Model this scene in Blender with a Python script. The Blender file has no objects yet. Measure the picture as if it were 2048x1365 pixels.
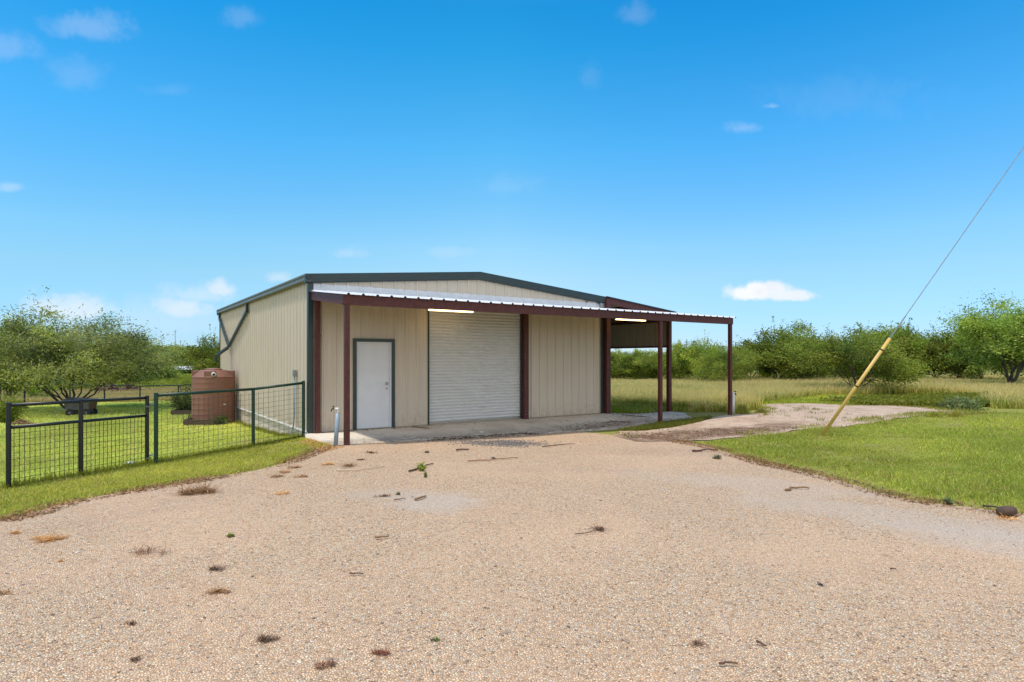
import bpy, math, random
import numpy as np
from mathutils import Vector
random.seed(7)
RNG = np.random.default_rng(11)
SC = bpy.context.scene
COL = SC.collection
PI = math.pi

# ------------------------------------------------------------------ camera model (level camera, vertical shift)
F, V0, CX, CY, CH, YAW = 1208.43, 717.15, -4.0441, -14.237, 1.7262, 0.5999
FW = np.array([math.sin(YAW), math.cos(YAW)]); RT = np.array([math.cos(YAW), -math.sin(YAW)])

# ------------------------------------------------------------------ terrain
CP = np.array([(-5.15,-2.65,-.21),(-3.26,-1.06,-.25),(-3.16,-1.2,-.25),(-1.24,-.05,-.22),(-.05,.1,-.12),
 (-.1,.82,-.19),(-.1,2.78,-.33),(-.1,8.2,-.5),(-.67,8.9,-.52),(-5.2,21.7,-.76),(-4.7,17.7,-.77),(-3.7,34,-1.38),
 (-1.6,37.4,-1.6),(-7.7,31.9,-1.08),(1.2,40.3,-1.7),(8,110,-1.75),(25,125,-1.75),(-10,100,-1.6),(-4.87,-5.6,-.07),(-2.7,-4.4,-.07),(-.5,-2.4,-.06),
 (-2,-11.5,-.06),(0,-13,-.06),(4,-12,-.08),(5,-7,-.1),(6.4,-5.3,-.13),(2,-3,-.07),(5,-3,-.15),(9.2,-2.7,-.17),
 (12.5,-2.6,-.08),(12.3,.3,-.16),(10,-6.6,-.1),(21,-7,-.1),(43,0,-.1),(29,2,-.08),(39,29,-.5),(37.5,12,-.22),
 (5,6,-.4),(9.2,8,-.35),(-20,0,-.3),(-20,20,-.8),(-4,-25,-.06),(-40,-10,-.3),(40,-40,0),(5,13,-.6),(16,30,-.6),
 (60,60,-.6),(60,10,-.2),(90,-20,-.1),(30,80,-1.3),(-40,60,-1.3),(-60,120,-1.2),(40,240,-.8),(60,330,2.5),(0,250,-.6),(0,340,2.5),
 (110,230,-.6),(120,320,1.),(300,200,-.5),(300,-50,0),(-200,-100,0),(-200,150,0.),(0,-300,0)], float)
def _phi(r): return np.sqrt(r*r + 4.0)
def _fit():
    n = len(CP); d = np.hypot(CP[:,None,0]-CP[None,:,0], CP[:,None,1]-CP[None,:,1])
    A = np.zeros((n+1, n+1)); A[:n,:n] = _phi(d) + np.eye(n)*0.002*-1; A[:n,n] = 1; A[n,:n] = 1
    return np.linalg.solve(A, np.append(CP[:,2], 0))
_w = _fit()
def hz(x, y):
    x = np.atleast_1d(np.asarray(x, float)); y = np.atleast_1d(np.asarray(y, float))
    out = np.full(x.shape, _w[-1])
    for i in range(len(CP)): out = out + _w[i]*_phi(np.hypot(x-CP[i,0], y-CP[i,1]))
    r = np.hypot(x-CX, y-CY); k = np.clip((r-380)/400, 0, 1); k = k*k*(3-2*k)
    out = out*(1-k)
    return out + 0.012*np.sin(x*1.7+y*.6)*np.cos(y*1.3-x*.4)
def hz1(x, y): return float(hz(x, y)[0])
def cam_uv(P):
    P = np.asarray(P, float); d = P[..., :2]-np.array([CX, CY]); D = d@FW; X = d@RT
    return 1024+F*X/np.maximum(D, .01), V0-F*(P[..., 2]-CH)/np.maximum(D, .01), D
_DS = np.geomspace(1, 400, 500)
def at(u, v, z=None):
    """where the sight line through a photo point meets the ground (or height z)"""
    dx, dy = FW+RT*(u-1024)/F; s = (v-V0)/F
    if z is not None:
        D = (CH-z)/s; return np.array([CX+dx*D, CY+dy*D, z])
    z = hz(CX+dx*_DS, CY+dy*_DS); g = CH-s*_DS-z; i = int(np.argmax(g <= 0)) if (g <= 0).any() else len(_DS)-1
    lo, hi = _DS[max(i-1, 0)], _DS[i]
    for _ in range(3):
        q = np.linspace(lo, hi, 9); g = CH-s*q-hz(CX+dx*q, CY+dy*q); j = int(np.argmax(g <= 0)) if (g <= 0).any() else 8
        lo, hi = q[max(j-1, 0)], q[j]
    return np.array([CX+dx*hi, CY+dy*hi, hz1(CX+dx*hi, CY+dy*hi)])
def depth_of(p): return float((np.asarray(p)[:2]-np.array([CX, CY]))@FW)
def atD(u, D):
    dx, dy = FW+RT*(u-1024)/F; x, y = CX+dx*D, CY+dy*D
    return np.array([x, y, hz1(x, y)])

# ------------------------------------------------------------------ materials
def new_mat(name):
    m = bpy.data.materials.new(name); m.use_nodes = True
    nt = m.node_tree; nt.nodes.clear()
    out = nt.nodes.new('ShaderNodeOutputMaterial'); b = nt.nodes.new('ShaderNodeBsdfPrincipled')
    nt.links.new(b.outputs[0], out.inputs[0]); return m, nt, b
def N(nt, t, **k):
    n = nt.nodes.new(t)
    for a, v in k.items(): setattr(n, a, v)
    return n
def L(nt, a, b): nt.links.new(a, b)
def mixc(nt, fac, a, b, mode='MIX'):
    n = N(nt, 'ShaderNodeMix', data_type='RGBA', blend_type=mode)
    for s, v in ((n.inputs[0], fac), (n.inputs[6], a), (n.inputs[7], b)):
        if hasattr(v, 'is_output'): L(nt, v, s)
        elif isinstance(v, (int, float)): s.default_value = v
        else: s.default_value = (*v, 1) if len(v) == 3 else v
    return n.outputs[2]
def noise(nt, vec, scale, detail=4, rough=.6, dist=0):
    n = N(nt, 'ShaderNodeTexNoise'); n.inputs['Scale'].default_value = scale; n.inputs['Detail'].default_value = detail
    n.inputs['Roughness'].default_value = rough; n.inputs['Distortion'].default_value = dist
    if vec is not None: L(nt, vec, n.inputs['Vector'])
    return n
def ramp(nt, fac, stops, interp='LINEAR'):
    r = N(nt, 'ShaderNodeValToRGB'); cr = r.color_ramp; cr.interpolation = interp
    while len(cr.elements) < len(stops): cr.elements.new(.5)
    for e, (p, c) in zip(cr.elements, stops):
        e.position = p; e.color = (*c, 1) if len(c) == 3 else c
    L(nt, fac, r.inputs[0]); return r.outputs[0]
def math_(nt, op, a, b=None, clamp=False):
    n = N(nt, 'ShaderNodeMath', operation=op, use_clamp=clamp)
    for s, v in zip(n.inputs, (a, b)):
        if v is None: continue
        if hasattr(v, 'is_output'): L(nt, v, s)
        else: s.default_value = v
    return n.outputs[0]
def smooth(nt, val, a, b, lo=0., hi=1.):
    n = N(nt, 'ShaderNodeMapRange', interpolation_type='SMOOTHSTEP')
    L(nt, val, n.inputs[0]); n.inputs[1].default_value = a; n.inputs[2].default_value = b
    n.inputs[3].default_value = lo; n.inputs[4].default_value = hi; return n.outputs[0]
def bump(nt, b, h, strength=.3, dist=.01):
    n = N(nt, 'ShaderNodeBump'); n.inputs['Strength'].default_value = strength; n.inputs['Distance'].default_value = dist
    L(nt, h, n.inputs['Height']); L(nt, n.outputs[0], b.inputs['Normal'])
def objco(nt): return N(nt, 'ShaderNodeTexCoord').outputs['Object']
def scaled(nt, vec, sc):
    m = N(nt, 'ShaderNodeMapping'); m.inputs['Scale'].default_value = sc; L(nt, vec, m.inputs[0]); return m.outputs[0]

def simple(name, col, rough=.5, metal=0, var=.12, nscale=6, col2=None, bumpk=0, bscale=40, streak=None, spec=.5):
    m, nt, b = new_mat(name); co = objco(nt)
    v = scaled(nt, co, streak) if streak else co
    n = noise(nt, v, nscale, 5, .65)
    c2 = col2 or tuple(max(0, c*(1-var*2)) for c in col); c1 = tuple(min(1, c*(1+var)) for c in col)
    L(nt, ramp(nt, n.outputs[0], [(.3, c2), (.62, col), (.8, c1)]), b.inputs['Base Color'])
    b.inputs['Roughness'].default_value = rough; b.inputs['Metallic'].default_value = metal
    b.inputs['Specular IOR Level'].default_value = spec
    if bumpk:
        n2 = noise(nt, co, bscale, 5, .6); bump(nt, b, n2.outputs[0], bumpk, .01)
    return m

def panel_mat(name, col):
    """painted sheet metal with faint waviness, rain streaks and dust splashed up the foot"""
    m, nt, b = new_mat(name); co = objco(nt)
    st = noise(nt, scaled(nt, co, (9, 9, .35)), 1.6, 5, .6)
    bl = noise(nt, co, .9, 4, .6)
    c = mixc(nt, smooth(nt, st.outputs[0], .35, .7), tuple(x*.92 for x in col), col)
    c = mixc(nt, smooth(nt, bl.outputs[0], .45, .75, 0, .35), c, tuple(x*y for x, y in zip(col, (.9, .87, .82))))
    z = N(nt, 'ShaderNodeSeparateXYZ'); L(nt, co, z.inputs[0])
    fine = noise(nt, co, 7, 5, .7)
    foot = math_(nt, 'MULTIPLY', smooth(nt, z.outputs[2], .55, 0.), smooth(nt, fine.outputs[0], .35, .7))
    c = mixc(nt, math_(nt, 'MULTIPLY', foot, .5), c, (.36, .28, .2))
    sp = noise(nt, co, 38, 2, .5)
    c = mixc(nt, smooth(nt, sp.outputs[0], .73, .78, 0, .35), c, (.25, .18, .12))
    L(nt, c, b.inputs['Base Color']); b.inputs['Roughness'].default_value = .5
    w = noise(nt, scaled(nt, co, (2.5, 2.5, .8)), 1.2, 2, .5); bump(nt, b, w.outputs[0], .25, .012)
    return m

def red_steel():
    m, nt, b = new_mat('red_oxide_steel'); co = objco(nt)
    n = noise(nt, co, 14, 6, .7); n2 = noise(nt, scaled(nt, co, (20, 20, 1.5)), 2, 4, .6)
    c = ramp(nt, n.outputs[0], [(.28, (.04, .009, .009)), (.5, (.085, .017, .015)), (.75, (.135, .032, .026))])
    c = mixc(nt, smooth(nt, n2.outputs[0], .58, .78, 0, .3), c, (.18, .08, .065))
    L(nt, c, b.inputs['Base Color']); b.inputs['Roughness'].default_value = .55
    bump(nt, b, n.outputs[0], .08, .004); return m

def attr_leaf(name, base=(1, 1, 1), transl=.3, rough=.55):
    """leaf/blade material: colour per clump comes from the 'tint' attribute"""
    m = bpy.data.materials.new(name); m.use_nodes = True; nt = m.node_tree; nt.nodes.clear()
    out = N(nt, 'ShaderNodeOutputMaterial'); b = N(nt, 'ShaderNodeBsdfPrincipled'); t = N(nt, 'ShaderNodeBsdfTranslucent')
    a = N(nt, 'ShaderNodeAttribute', attribute_name='tint'); oi = N(nt, 'ShaderNodeObjectInfo')
    hs = N(nt, 'ShaderNodeHueSaturation')
    L(nt, smooth(nt, oi.outputs['Random'], 0, 1, .7, 1.28), hs.inputs['Value'])
    L(nt, mixc(nt, 1., a.outputs['Color'], base, 'MULTIPLY'), hs.inputs['Color'])
    L(nt, hs.outputs[0], b.inputs['Base Color']); b.inputs['Roughness'].default_value = rough
    b.inputs['Specular IOR Level'].default_value = .25
    L(nt, mixc(nt, 1., hs.outputs[0], (1.3, 1.25, .7), 'MULTIPLY'), t.inputs[0])
    mx = N(nt, 'ShaderNodeMixShader'); mx.inputs[0].default_value = transl
    L(nt, b.outputs[0], mx.inputs[1]); L(nt, t.outputs[0], mx.inputs[2]); L(nt, mx.outputs[0], out.inputs[0])
    return m

def ellipse_mask(nt, co, cx, cy, rx, ry, ang, warp, soft=.45):
    mp = N(nt, 'ShaderNodeMapping', vector_type='TEXTURE'); mp.inputs['Location'].default_value = (cx, cy, 0)
    mp.inputs['Rotation'].default_value = (0, 0, ang); mp.inputs['Scale'].default_value = (rx, ry, 1e3)
    L(nt, co, mp.inputs[0])
    ln = N(nt, 'ShaderNodeVectorMath', operation='LENGTH'); L(nt, mp.outputs[0], ln.inputs[0])
    v = math_(nt, 'ADD', ln.outputs['Value'], warp)
    return smooth(nt, v, 1+soft, 1-soft)

def gravel_mat():
    m, nt, b = new_mat('pea_gravel'); co = objco(nt)
    vor = N(nt, 'ShaderNodeTexVoronoi', feature='F1'); vor.inputs['Scale'].default_value = 62; vor.inputs['Randomness'].default_value = 1
    L(nt, co, vor.inputs['Vector'])
    sep = N(nt, 'ShaderNodeSeparateColor'); L(nt, vor.outputs['Color'], sep.inputs[0])
    ve = N(nt, 'ShaderNodeTexVoronoi', feature='DISTANCE_TO_EDGE'); ve.inputs['Scale'].default_value = 62; ve.inputs['Randomness'].default_value = 1; L(nt, co, ve.inputs['Vector'])
    c = ramp(nt, sep.outputs[0], [(0, (0.207, 0.141, 0.093)), (.035, (0.466, 0.294, 0.166)), (.14, (0.648, 0.422, 0.259)), (.3, (0.829, 0.576, 0.351)),
                                  (.5, (0.932, 0.670, 0.434)), (.68, (0.855, 0.494, 0.227)), (.78, (0.980, 0.728, 0.485)), (.9, (0.596, 0.470, 0.351)), (1, (0.980, 0.892, 0.620))])
    # dark sand plus crevice shade painted into the gaps between stones
    c = mixc(nt, smooth(nt, ve.outputs['Distance'], .13, .01, 0, .85), c, (0.259, 0.152, 0.088))
    big = noise(nt, co, .35, 5, .6, .3); mid = noise(nt, co, 1.6, 5, .65)
    c = mixc(nt, smooth(nt, big.outputs[0], .42, .72, 0, .4), c, (0.872, 0.551, 0.332))
    c = mixc(nt, smooth(nt, mid.outputs[0], .55, .8, 0, .35), c, (0.569, 0.312, 0.159))
    wn = noise(nt, co, 1.3, 5, .7); warp = math_(nt, 'MULTIPLY', math_(nt, 'SUBTRACT', wn.outputs[0], .5), 1.9)
    fine = noise(nt, co, 9, 4, .7)
    def patch(u, v, rx, ry, ang, col, k, fine_thr=None):
        nonlocal c
        p = at(u, v); e = ellipse_mask(nt, co, p[0], p[1], rx, ry, ang, warp)
        if fine_thr: e = math_(nt, 'MULTIPLY', e, smooth(nt, math_(nt, 'ADD', math_(nt, 'MULTIPLY', fine.outputs[0], .55), math_(nt, 'MULTIPLY', sep.outputs[2], .3)), fine_thr, fine_thr+.06))
        c = mixc(nt, math_(nt, 'MULTIPLY', e, k), c, col)
    a = -YAW
    patch(868, 1008, .55, .5, a, (.66, .57, .47), .45)
    patch(775, 990, .5, .35, a, (.62, .52, .41), .35)
    patch(1010, 888, .95, .45, a, (.11, .108, .108), .3, .3)
    patch(925, 872, .9, .16, 0, (.1, .06, .04), .9, .38)
    patch(1500, 968, 1.5, .5, a-.5, (.65, .53, .42), .35)
    patch(1750, 1030, 1.6, .5, a-.6, (.66, .55, .44), .38)
    patch(2010, 1090, 1., .4, a-.6, (.66, .56, .46), .4)
    patch(1190, 1062, .16, .09, a, (.1, .075, .06), .6, .5)
    patch(1395, 1293, .1, .06, a, (.13, .09, .07), .7, .45)
    patch(640, 935, .9, .35, 0, (.5, .31, .16), .5, .45)
    patch(250, 1030, 1.6, .3, .4, (.42, .28, .19), .45, .45)
    patch(1300, 905, 1.6, .45, a, (.47, .3, .19), .55, .42)
    patch(1080, 940, 1.4, .3, a, (.47, .33, .23), .4, .45)
    L(nt, c, b.inputs['Base Color']); b.inputs['Roughness'].default_value = .8; b.inputs['Specular IOR Level'].default_value = .3
    h = math_(nt, 'ADD', math_(nt, 'MULTIPLY', smooth(nt, ve.outputs['Distance'], 0., .3), 1.), math_(nt, 'MULTIPLY', sep.outputs[1], .35))
    bump(nt, b, h, .75, .012); return m

def sand_mat():
    m, nt, b = new_mat('sandy_caliche'); co = objco(nt)
    a = noise(nt, co, .9, 6, .7, .4); f = noise(nt, co, 30, 4, .7); g = noise(nt, co, 4, 5, .7)
    c = ramp(nt, a.outputs[0], [(.3, (.38, .25, .165)), (.5, (.54, .39, .275)), (.7, (.62, .475, .355))])
    c = mixc(nt, smooth(nt, g.outputs[0], .5, .66, 0, .75), c, (.3, .18, .11))
    c = mixc(nt, smooth(nt, f.outputs[0], .35, .7, 0, .45), c, (.6, .455, .34))
    p = at(1400, 868); wn = noise(nt, co, 1.1, 5, .7); warp = math_(nt, 'MULTIPLY', math_(nt, 'SUBTRACT', wn.outputs[0], .5), 2.)
    e = ellipse_mask(nt, co, p[0], p[1], 3.6, .75, -.12, warp); c = mixc(nt, math_(nt, 'MULTIPLY', math_(nt, 'MULTIPLY', e, smooth(nt, g.outputs[0], .3, .5)), .85), c, (.2, .115, .07))
    L(nt, c, b.inputs['Base Color']); b.inputs['Roughness'].default_value = .95; b.inputs['Specular IOR Level'].default_value = .1
    bump(nt, b, math_(nt, 'ADD', f.outputs[0], g.outputs[0]), .8, .03); return m

def ground_mat():
    m, nt, b = new_mat('field_soil_and_grass'); co = objco(nt)
    a = noise(nt, co, .22, 6, .65, .3); f = noise(nt, co, 11, 5, .7); g = noise(nt, co, 1.7, 5, .7)
    c = ramp(nt, a.outputs[0], [(.32, (.22, .24, .045)), (.5, (.29, .29, .06)), (.68, (.36, .29, .1))])
    c = mixc(nt, smooth(nt, g.outputs[0], .5, .72, 0, .6), c, (.25, .18, .09))
    c = mixc(nt, smooth(nt, f.outputs[0], .4, .75, 0, .55), c, (.07, .075, .02))
    L(nt, c, b.inputs['Base Color']); b.inputs['Roughness'].default_value = .95; b.inputs['Specular IOR Level'].default_value = .1
    bump(nt, b, f.outputs[0], .6, .03); return m

def concrete_mat(name, dirt=1.):
    m, nt, b = new_mat(name); co = objco(nt)
    a = noise(nt, co, .8, 6, .65, .3); f = noise(nt, co, 26, 5, .7); g = noise(nt, co, 3.2, 6, .7, .5)
    c = ramp(nt, a.outputs[0], [(.3, (.54, .45, .345)), (.5, (.68, .59, .47)), (.7, (.78, .69, .57))])
    c = mixc(nt, smooth(nt, g.outputs[0], .5, .72, 0, .5*dirt), c, (.27, .215, .16))
    c = mixc(nt, smooth(nt, f.outputs[0], .45, .75, 0, .3), c, (.27, .235, .19))
    L(nt, c, b.inputs['Base Color']); b.inputs['Roughness'].default_value = .85; b.inputs['Specular IOR Level'].default_value = .25
    bump(nt, b, f.outputs[0], .25, .004); return m, nt, b, co, c, g

M = {}
M['tan'] = panel_mat('tan_sheet_metal', (.625, .54, .435))
M['tan_back_shaded'] = panel_mat('tan_reverse_shaded', (.36, .31, .235))  # tan darkened to paint shade onto the lean-to panel's inner face
M['white_metal'] = simple('galvanised_white_sheet', (.72, .73, .76), .4, .0, .06, 3, bumpk=.1, bscale=3)
M['underside'] = simple('warm_bounce_underside', (.2, .115, .065), .6, 0, .1, 3)  # brown made up to bounce warm light onto the wall below
M['green_trim'] = simple('dark_green_trim', (.022, .042, .045), .38, 0, .12, 4)
M['red'] = red_steel()
M['door_white'] = simple('white_door_paint', (.70, .71, .74), .45, 0, .04, 3)
M['roller'] = simple('white_roller_slats', (.67, .665, .65), .42, 0, .05, 2.5, streak=(1, 1, 3))
M['steel'] = simple('brushed_steel', (.5, .48, .45), .3, .9, .1, 20)
M['black'] = simple('black_rubber', (.018, .018, .02), .6, 0, .2, 20)
M['dark'] = simple('dark_interior', (.05, .045, .04), .8, 0, .1, 5)
M['concrete'], _nt, _b, _co, _c, _g = concrete_mat('old_concrete')
z_ = N(_nt, 'ShaderNodeSeparateXYZ'); L(_nt, _co, z_.inputs[0])
m_, nt_, b_, co_, c_, g_ = concrete_mat('apron_concrete', .8); M['apron'] = m_
s_ = N(nt_, 'ShaderNodeSeparateXYZ'); L(nt_, co_, s_.inputs[0])
band = math_(nt_, 'MULTIPLY', smooth(nt_, s_.outputs[1], -1.05, -1.9), smooth(nt_, g_.outputs[0], .25, .6))
L(nt_, mixc(nt_, math_(nt_, 'MULTIPLY', band, .7), c_, (.3, .24, .18)), b_.inputs['Base Color'])
M['gravel'] = gravel_mat(); M['sand'] = sand_mat(); M['ground'] = ground_mat()
M['tank'] = simple('terracotta_polyethylene', (.26, .118, .08), .55, 0, .1, 3, streak=(1, 1, .3))
M['gate'] = simple('black_gate_paint', (.012, .016, .017), .35, 0, .15, 8)
M['fence'] = simple('dark_green_pipe_paint', (.012, .05, .03), .4, 0, .15, 8)
M['wire'] = simple('weathered_wire', (.06, .05, .04), .5, .3, .2, 10)
M['wire_dark'] = simple('dark_mesh_wire', (.008, .01, .008), .5, .3, .2, 10)
M['pvc_white'] = simple('white_pvc', (.72, .72, .68), .4, 0, .05, 8)
M['pvc_grey'] = simple('blue_grey_pvc', (.27, .35, .42), .45, 0, .08, 8)
M['yellow'] = simple('faded_yellow_guard', (.72, .47, .09), .45, 0, .1, 9, col2=(.58, .4, .15))
M['galv'] = simple('galvanised_steel', (.36, .38, .4), .45, .6, .12, 14)
M['wood'] = simple('weathered_timber', (.12, .085, .06), .85, 0, .25, 8, streak=(1, 8, 8), bumpk=.3)
M['bark'] = simple('mesquite_bark', (.1, .08, .065), .9, 0, .3, 9, streak=(3, 3, 1), bumpk=.6, bscale=25)
M['twig'] = simple('dry_twig_wood', (.16, .085, .055), .9, 0, .3, 12)
M['twig_red'] = simple('reddish_dead_wood', (.26, .15, .12), .9, 0, .3, 3)
M['twig_pale'] = simple('pale_peeled_stick', (.62, .48, .34), .8, 0, .15, 12)
M['twig_tan'] = simple('bleached_stick', (.3, .17, .08), .8, 0, .2, 12)
M['cart'] = simple('faded_cart_paint', (.13, .13, .155), .6, 0, .2, 5)
M['rust'] = simple('rusty_sheet', (.2, .085, .04), .8, 0, .25, 9)
M['bag'] = simple('white_plastic_film', (.72, .72, .72), .5, 0, .06, 9)
M['stone'] = simple('brown_field_stone', (.11, .07, .05), .9, 0, .2, 14, bumpk=.5)
M['pole_wood'] = simple('creosote_pole', (.13, .09, .06), .9, 0, .25, 4, streak=(6, 6, .4), bumpk=.3)
M['leaf'] = attr_leaf('foliage', (1, 1, 1), .48)
M['grass'] = attr_leaf('grass_blades', (1, 1, 1), .45)
M['dry'] = attr_leaf('dry_stalks', (1, 1, 1), .15, .8)
m_, nt_, b_ = new_mat('fluorescent_tube'); b_.inputs['Base Color'].default_value = (.9, .88, .8, 1)
b_.inputs['Emission Color'].default_value = (1, .68, .32, 1); b_.inputs['Emission Strength'].default_value = 3.4; M['tube'] = m_
M['pale_sheet'] = simple('pale_matte', (.72, .7, .67), .9, 0, .08, .1)

# ------------------------------------------------------------------ mesh helpers
class MB:
    def __init__(s): s.v = []; s.f = []
    def add(s, vs, fs):
        o = len(s.v); s.v += [tuple(map(float, p)) for p in vs]; s.f += [tuple(i+o for i in f) for f in fs]; return s
    def box(s, x0, x1, y0, y1, z0, z1):
        return s.add([(x0,y0,z0),(x1,y0,z0),(x1,y1,z0),(x0,y1,z0),(x0,y0,z1),(x1,y0,z1),(x1,y1,z1),(x0,y1,z1)],
              [(0,3,2,1),(4,5,6,7),(0,1,5,4),(1,2,6,5),(2,3,7,6),(3,0,4,7)])
    def bar(s, a, b, w, h, up=(0, 0, 1)):
        """rectangular bar from a to b"""
        a, b = Vector(a), Vector(b); d = (b-a).normalized(); up = Vector(up)
        if abs(d.dot(up)) > .99: up = Vector((0, 1, 0))
        x = d.cross(up).normalized()*(w/2); y = x.cross(d).normalized()*(h/2)
        P = [p+q for p in (a, b) for q in (-x-y, x-y, x+y, -x+y)]
        return s.add(P, [(0,1,2,3),(7,6,5,4),(0,4,5,1),(1,5,6,2),(2,6,7,3),(3,7,4,0)])
    def tube(s, pts, r, n=8, caps=True):
        pts = [Vector(p) for p in pts]; rs = r if isinstance(r, (list, tuple)) else [r]*len(pts)
        o = len(s.v); fr = None
        for i, p in enumerate(pts):
            d = (pts[min(i+1, len(pts)-1)]-pts[max(i-1, 0)]).normalized()
            if fr is None: fr = d.orthogonal().normalized()
            fr = (fr-d*fr.dot(d)); fr = fr.normalized() if fr.length > 1e-6 else d.orthogonal().normalized()
            bn = d.cross(fr)
            for k in range(n):
                a = 2*PI*k/n; q = p+(fr*math.cos(a)+bn*math.sin(a))*rs[i]; s.v.append(tuple(q))
        for i in range(len(pts)-1):
            for k in range(n):
                a = o+i*n+k; b = o+i*n+(k+1) % n; s.f.append((a, b, b+n, a+n))
        if caps:
            s.f.append(tuple(o+k for k in reversed(range(n)))); e = o+(len(pts)-1)*n; s.f.append(tuple(e+k for k in range(n)))
        return s
    def lathe(s, prof, n=32, c=(0, 0, 0)):
        o = len(s.v)
        for r, z in prof:
            for k in range(n):
                a = 2*PI*k/n; s.v.append((c[0]+r*math.cos(a), c[1]+r*math.sin(a), c[2]+z))
        for i in range(len(prof)-1):
            for k in range(n):
                a = o+i*n+k; b = o+i*n+(k+1) % n; s.f.append((a, b, b+n, a+n))
        s.f.append(tuple(o+k for k in reversed(range(n)))); e = o+(len(prof)-1)*n; s.f.append(tuple(e+k for k in range(n)))
        return s
    def build(s, name, mat, parent=None, smooth=False, bevel=0, label=None):
        me = bpy.data.meshes.new(name); me.from_pydata(s.v, [], s.f); me.update()
        o = bpy.data.objects.new(name, me); COL.objects.link(o); me.materials.append(mat)
        if parent: o.parent = parent
        if smooth: me.polygons.foreach_set('use_smooth', [True]*len(me.polygons))
        if bevel:
            md = o.modifiers.new('bevel', 'BEVEL'); md.width = bevel; md.segments = 2; md.limit_method = 'ANGLE'
        if label: o['label'] = label
        return o
def np_obj(name, V, Fc, mat, tint=None, parent=None, smooth=False):
    V = np.asarray(V, np.float32); Fc = np.asarray(Fc, np.int32); k = Fc.shape[1]
    me = bpy.data.meshes.new(name); me.vertices.add(len(V)); me.vertices.foreach_set('co', V.ravel())
    me.loops.add(Fc.size); me.loops.foreach_set('vertex_index', Fc.ravel())
    me.polygons.add(len(Fc)); me.polygons.foreach_set('loop_start', np.arange(0, Fc.size, k, dtype=np.int32))
    me.polygons.foreach_set('loop_total', np.full(len(Fc), k, np.int32))
    if smooth: me.polygons.foreach_set('use_smooth', np.ones(len(Fc), bool))
    me.update(calc_edges=True)
    if tint is not None:
        at_ = me.attributes.new('tint', 'FLOAT_COLOR', 'POINT')
        at_.data.foreach_set('color', np.hstack([np.clip(tint, 0, 1), np.ones((len(tint), 1))]).astype(np.float32).ravel())
    me.materials.append(mat)
    o = bpy.data.objects.new(name, me); COL.objects.link(o)
    if parent: o.parent = parent
    return o
def tag(o, label=None, cat=None, group=None, kind=None):
    if label: o['label'] = label
    if cat: o['category'] = cat
    if group: o['group'] = group
    if kind: o['kind'] = kind
    return o
def empty(name, loc, label, cat, group=None, rz=0):
    o = bpy.data.objects.new(name, None); COL.objects.link(o); o.location = loc; o.rotation_euler.z = rz
    o.empty_display_size = .2
    return tag(o, label, cat, group)

# ------------------------------------------------------------------ ground sheets
def build_ground():
    rings = [0.]; r = .6
    while r < 3000: rings.append(r); r += max(.22, r*.03)
    na = 220; R = np.array(rings[1:]); A = np.linspace(0, 2*PI, na, endpoint=False)
    X = CX+R[:, None]*np.cos(A); Y = CY+R[:, None]*np.sin(A)
    Z = hz(X.ravel(), Y.ravel()).reshape(X.shape)
    V = np.vstack([[CX, CY, hz1(CX, CY)], np.stack([X, Y, Z], -1).reshape(-1, 3)])
    Fq = []
    i = np.arange(len(R)-1)[:, None]*na+1; k = np.arange(na)[None]; k2 = (k+1) % na
    Fq = np.stack([i+k, i+na+k, i+na+k2, i+k2], -1).reshape(-1, 4)
    o = np_obj('ground', V, Fq, M['ground'], smooth=True); o['kind'] = 'structure'
    return o
build_ground()

def in_poly(x, y, P):
    x = np.asarray(x); y = np.asarray(y); c = np.zeros(x.shape, bool); n = len(P); j = n-1
    for i in range(n):
        xi, yi = P[i]; xj, yj = P[j]
        t = ((yi > y) != (yj > y)) & (x < (xj-xi)*(y-yi)/((yj-yi) if yj != yi else 1e-9)+xi)
        c ^= t; j = i
    return c
def vnoise(x, y, s=1., seed=0):
    """cheap smooth value noise in -1..1"""
    r = np.random.default_rng(seed); out = np.zeros(np.shape(x)); amp = 1.
    for o in range(4):
        for _ in range(3):
            a = r.uniform(0, 2*PI); ph = r.uniform(0, 2*PI); f = s*(2**o)*r.uniform(.7, 1.3)
            out = out+amp*np.sin(f*(np.cos(a)*x+np.sin(a)*y)+ph)/3
        amp *= .6
    return out/1.6
def rough_poly(P, step=.08, amp=.12, seed=1):
    out = []
    for i in range(len(P)):
        a = np.array(P[i]); b = np.array(P[(i+1) % len(P)]); n = max(1, int(np.hypot(*(b-a))/step))
        d = (b-a)/max(1e-6, np.hypot(*(b-a))); nr = np.array([-d[1], d[0]])
        for k in range(n):
            p = a+(b-a)*k/n; out.append(p+nr*amp*vnoise(p[0], p[1], 2.2, seed))
    return np.array(out)
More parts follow.
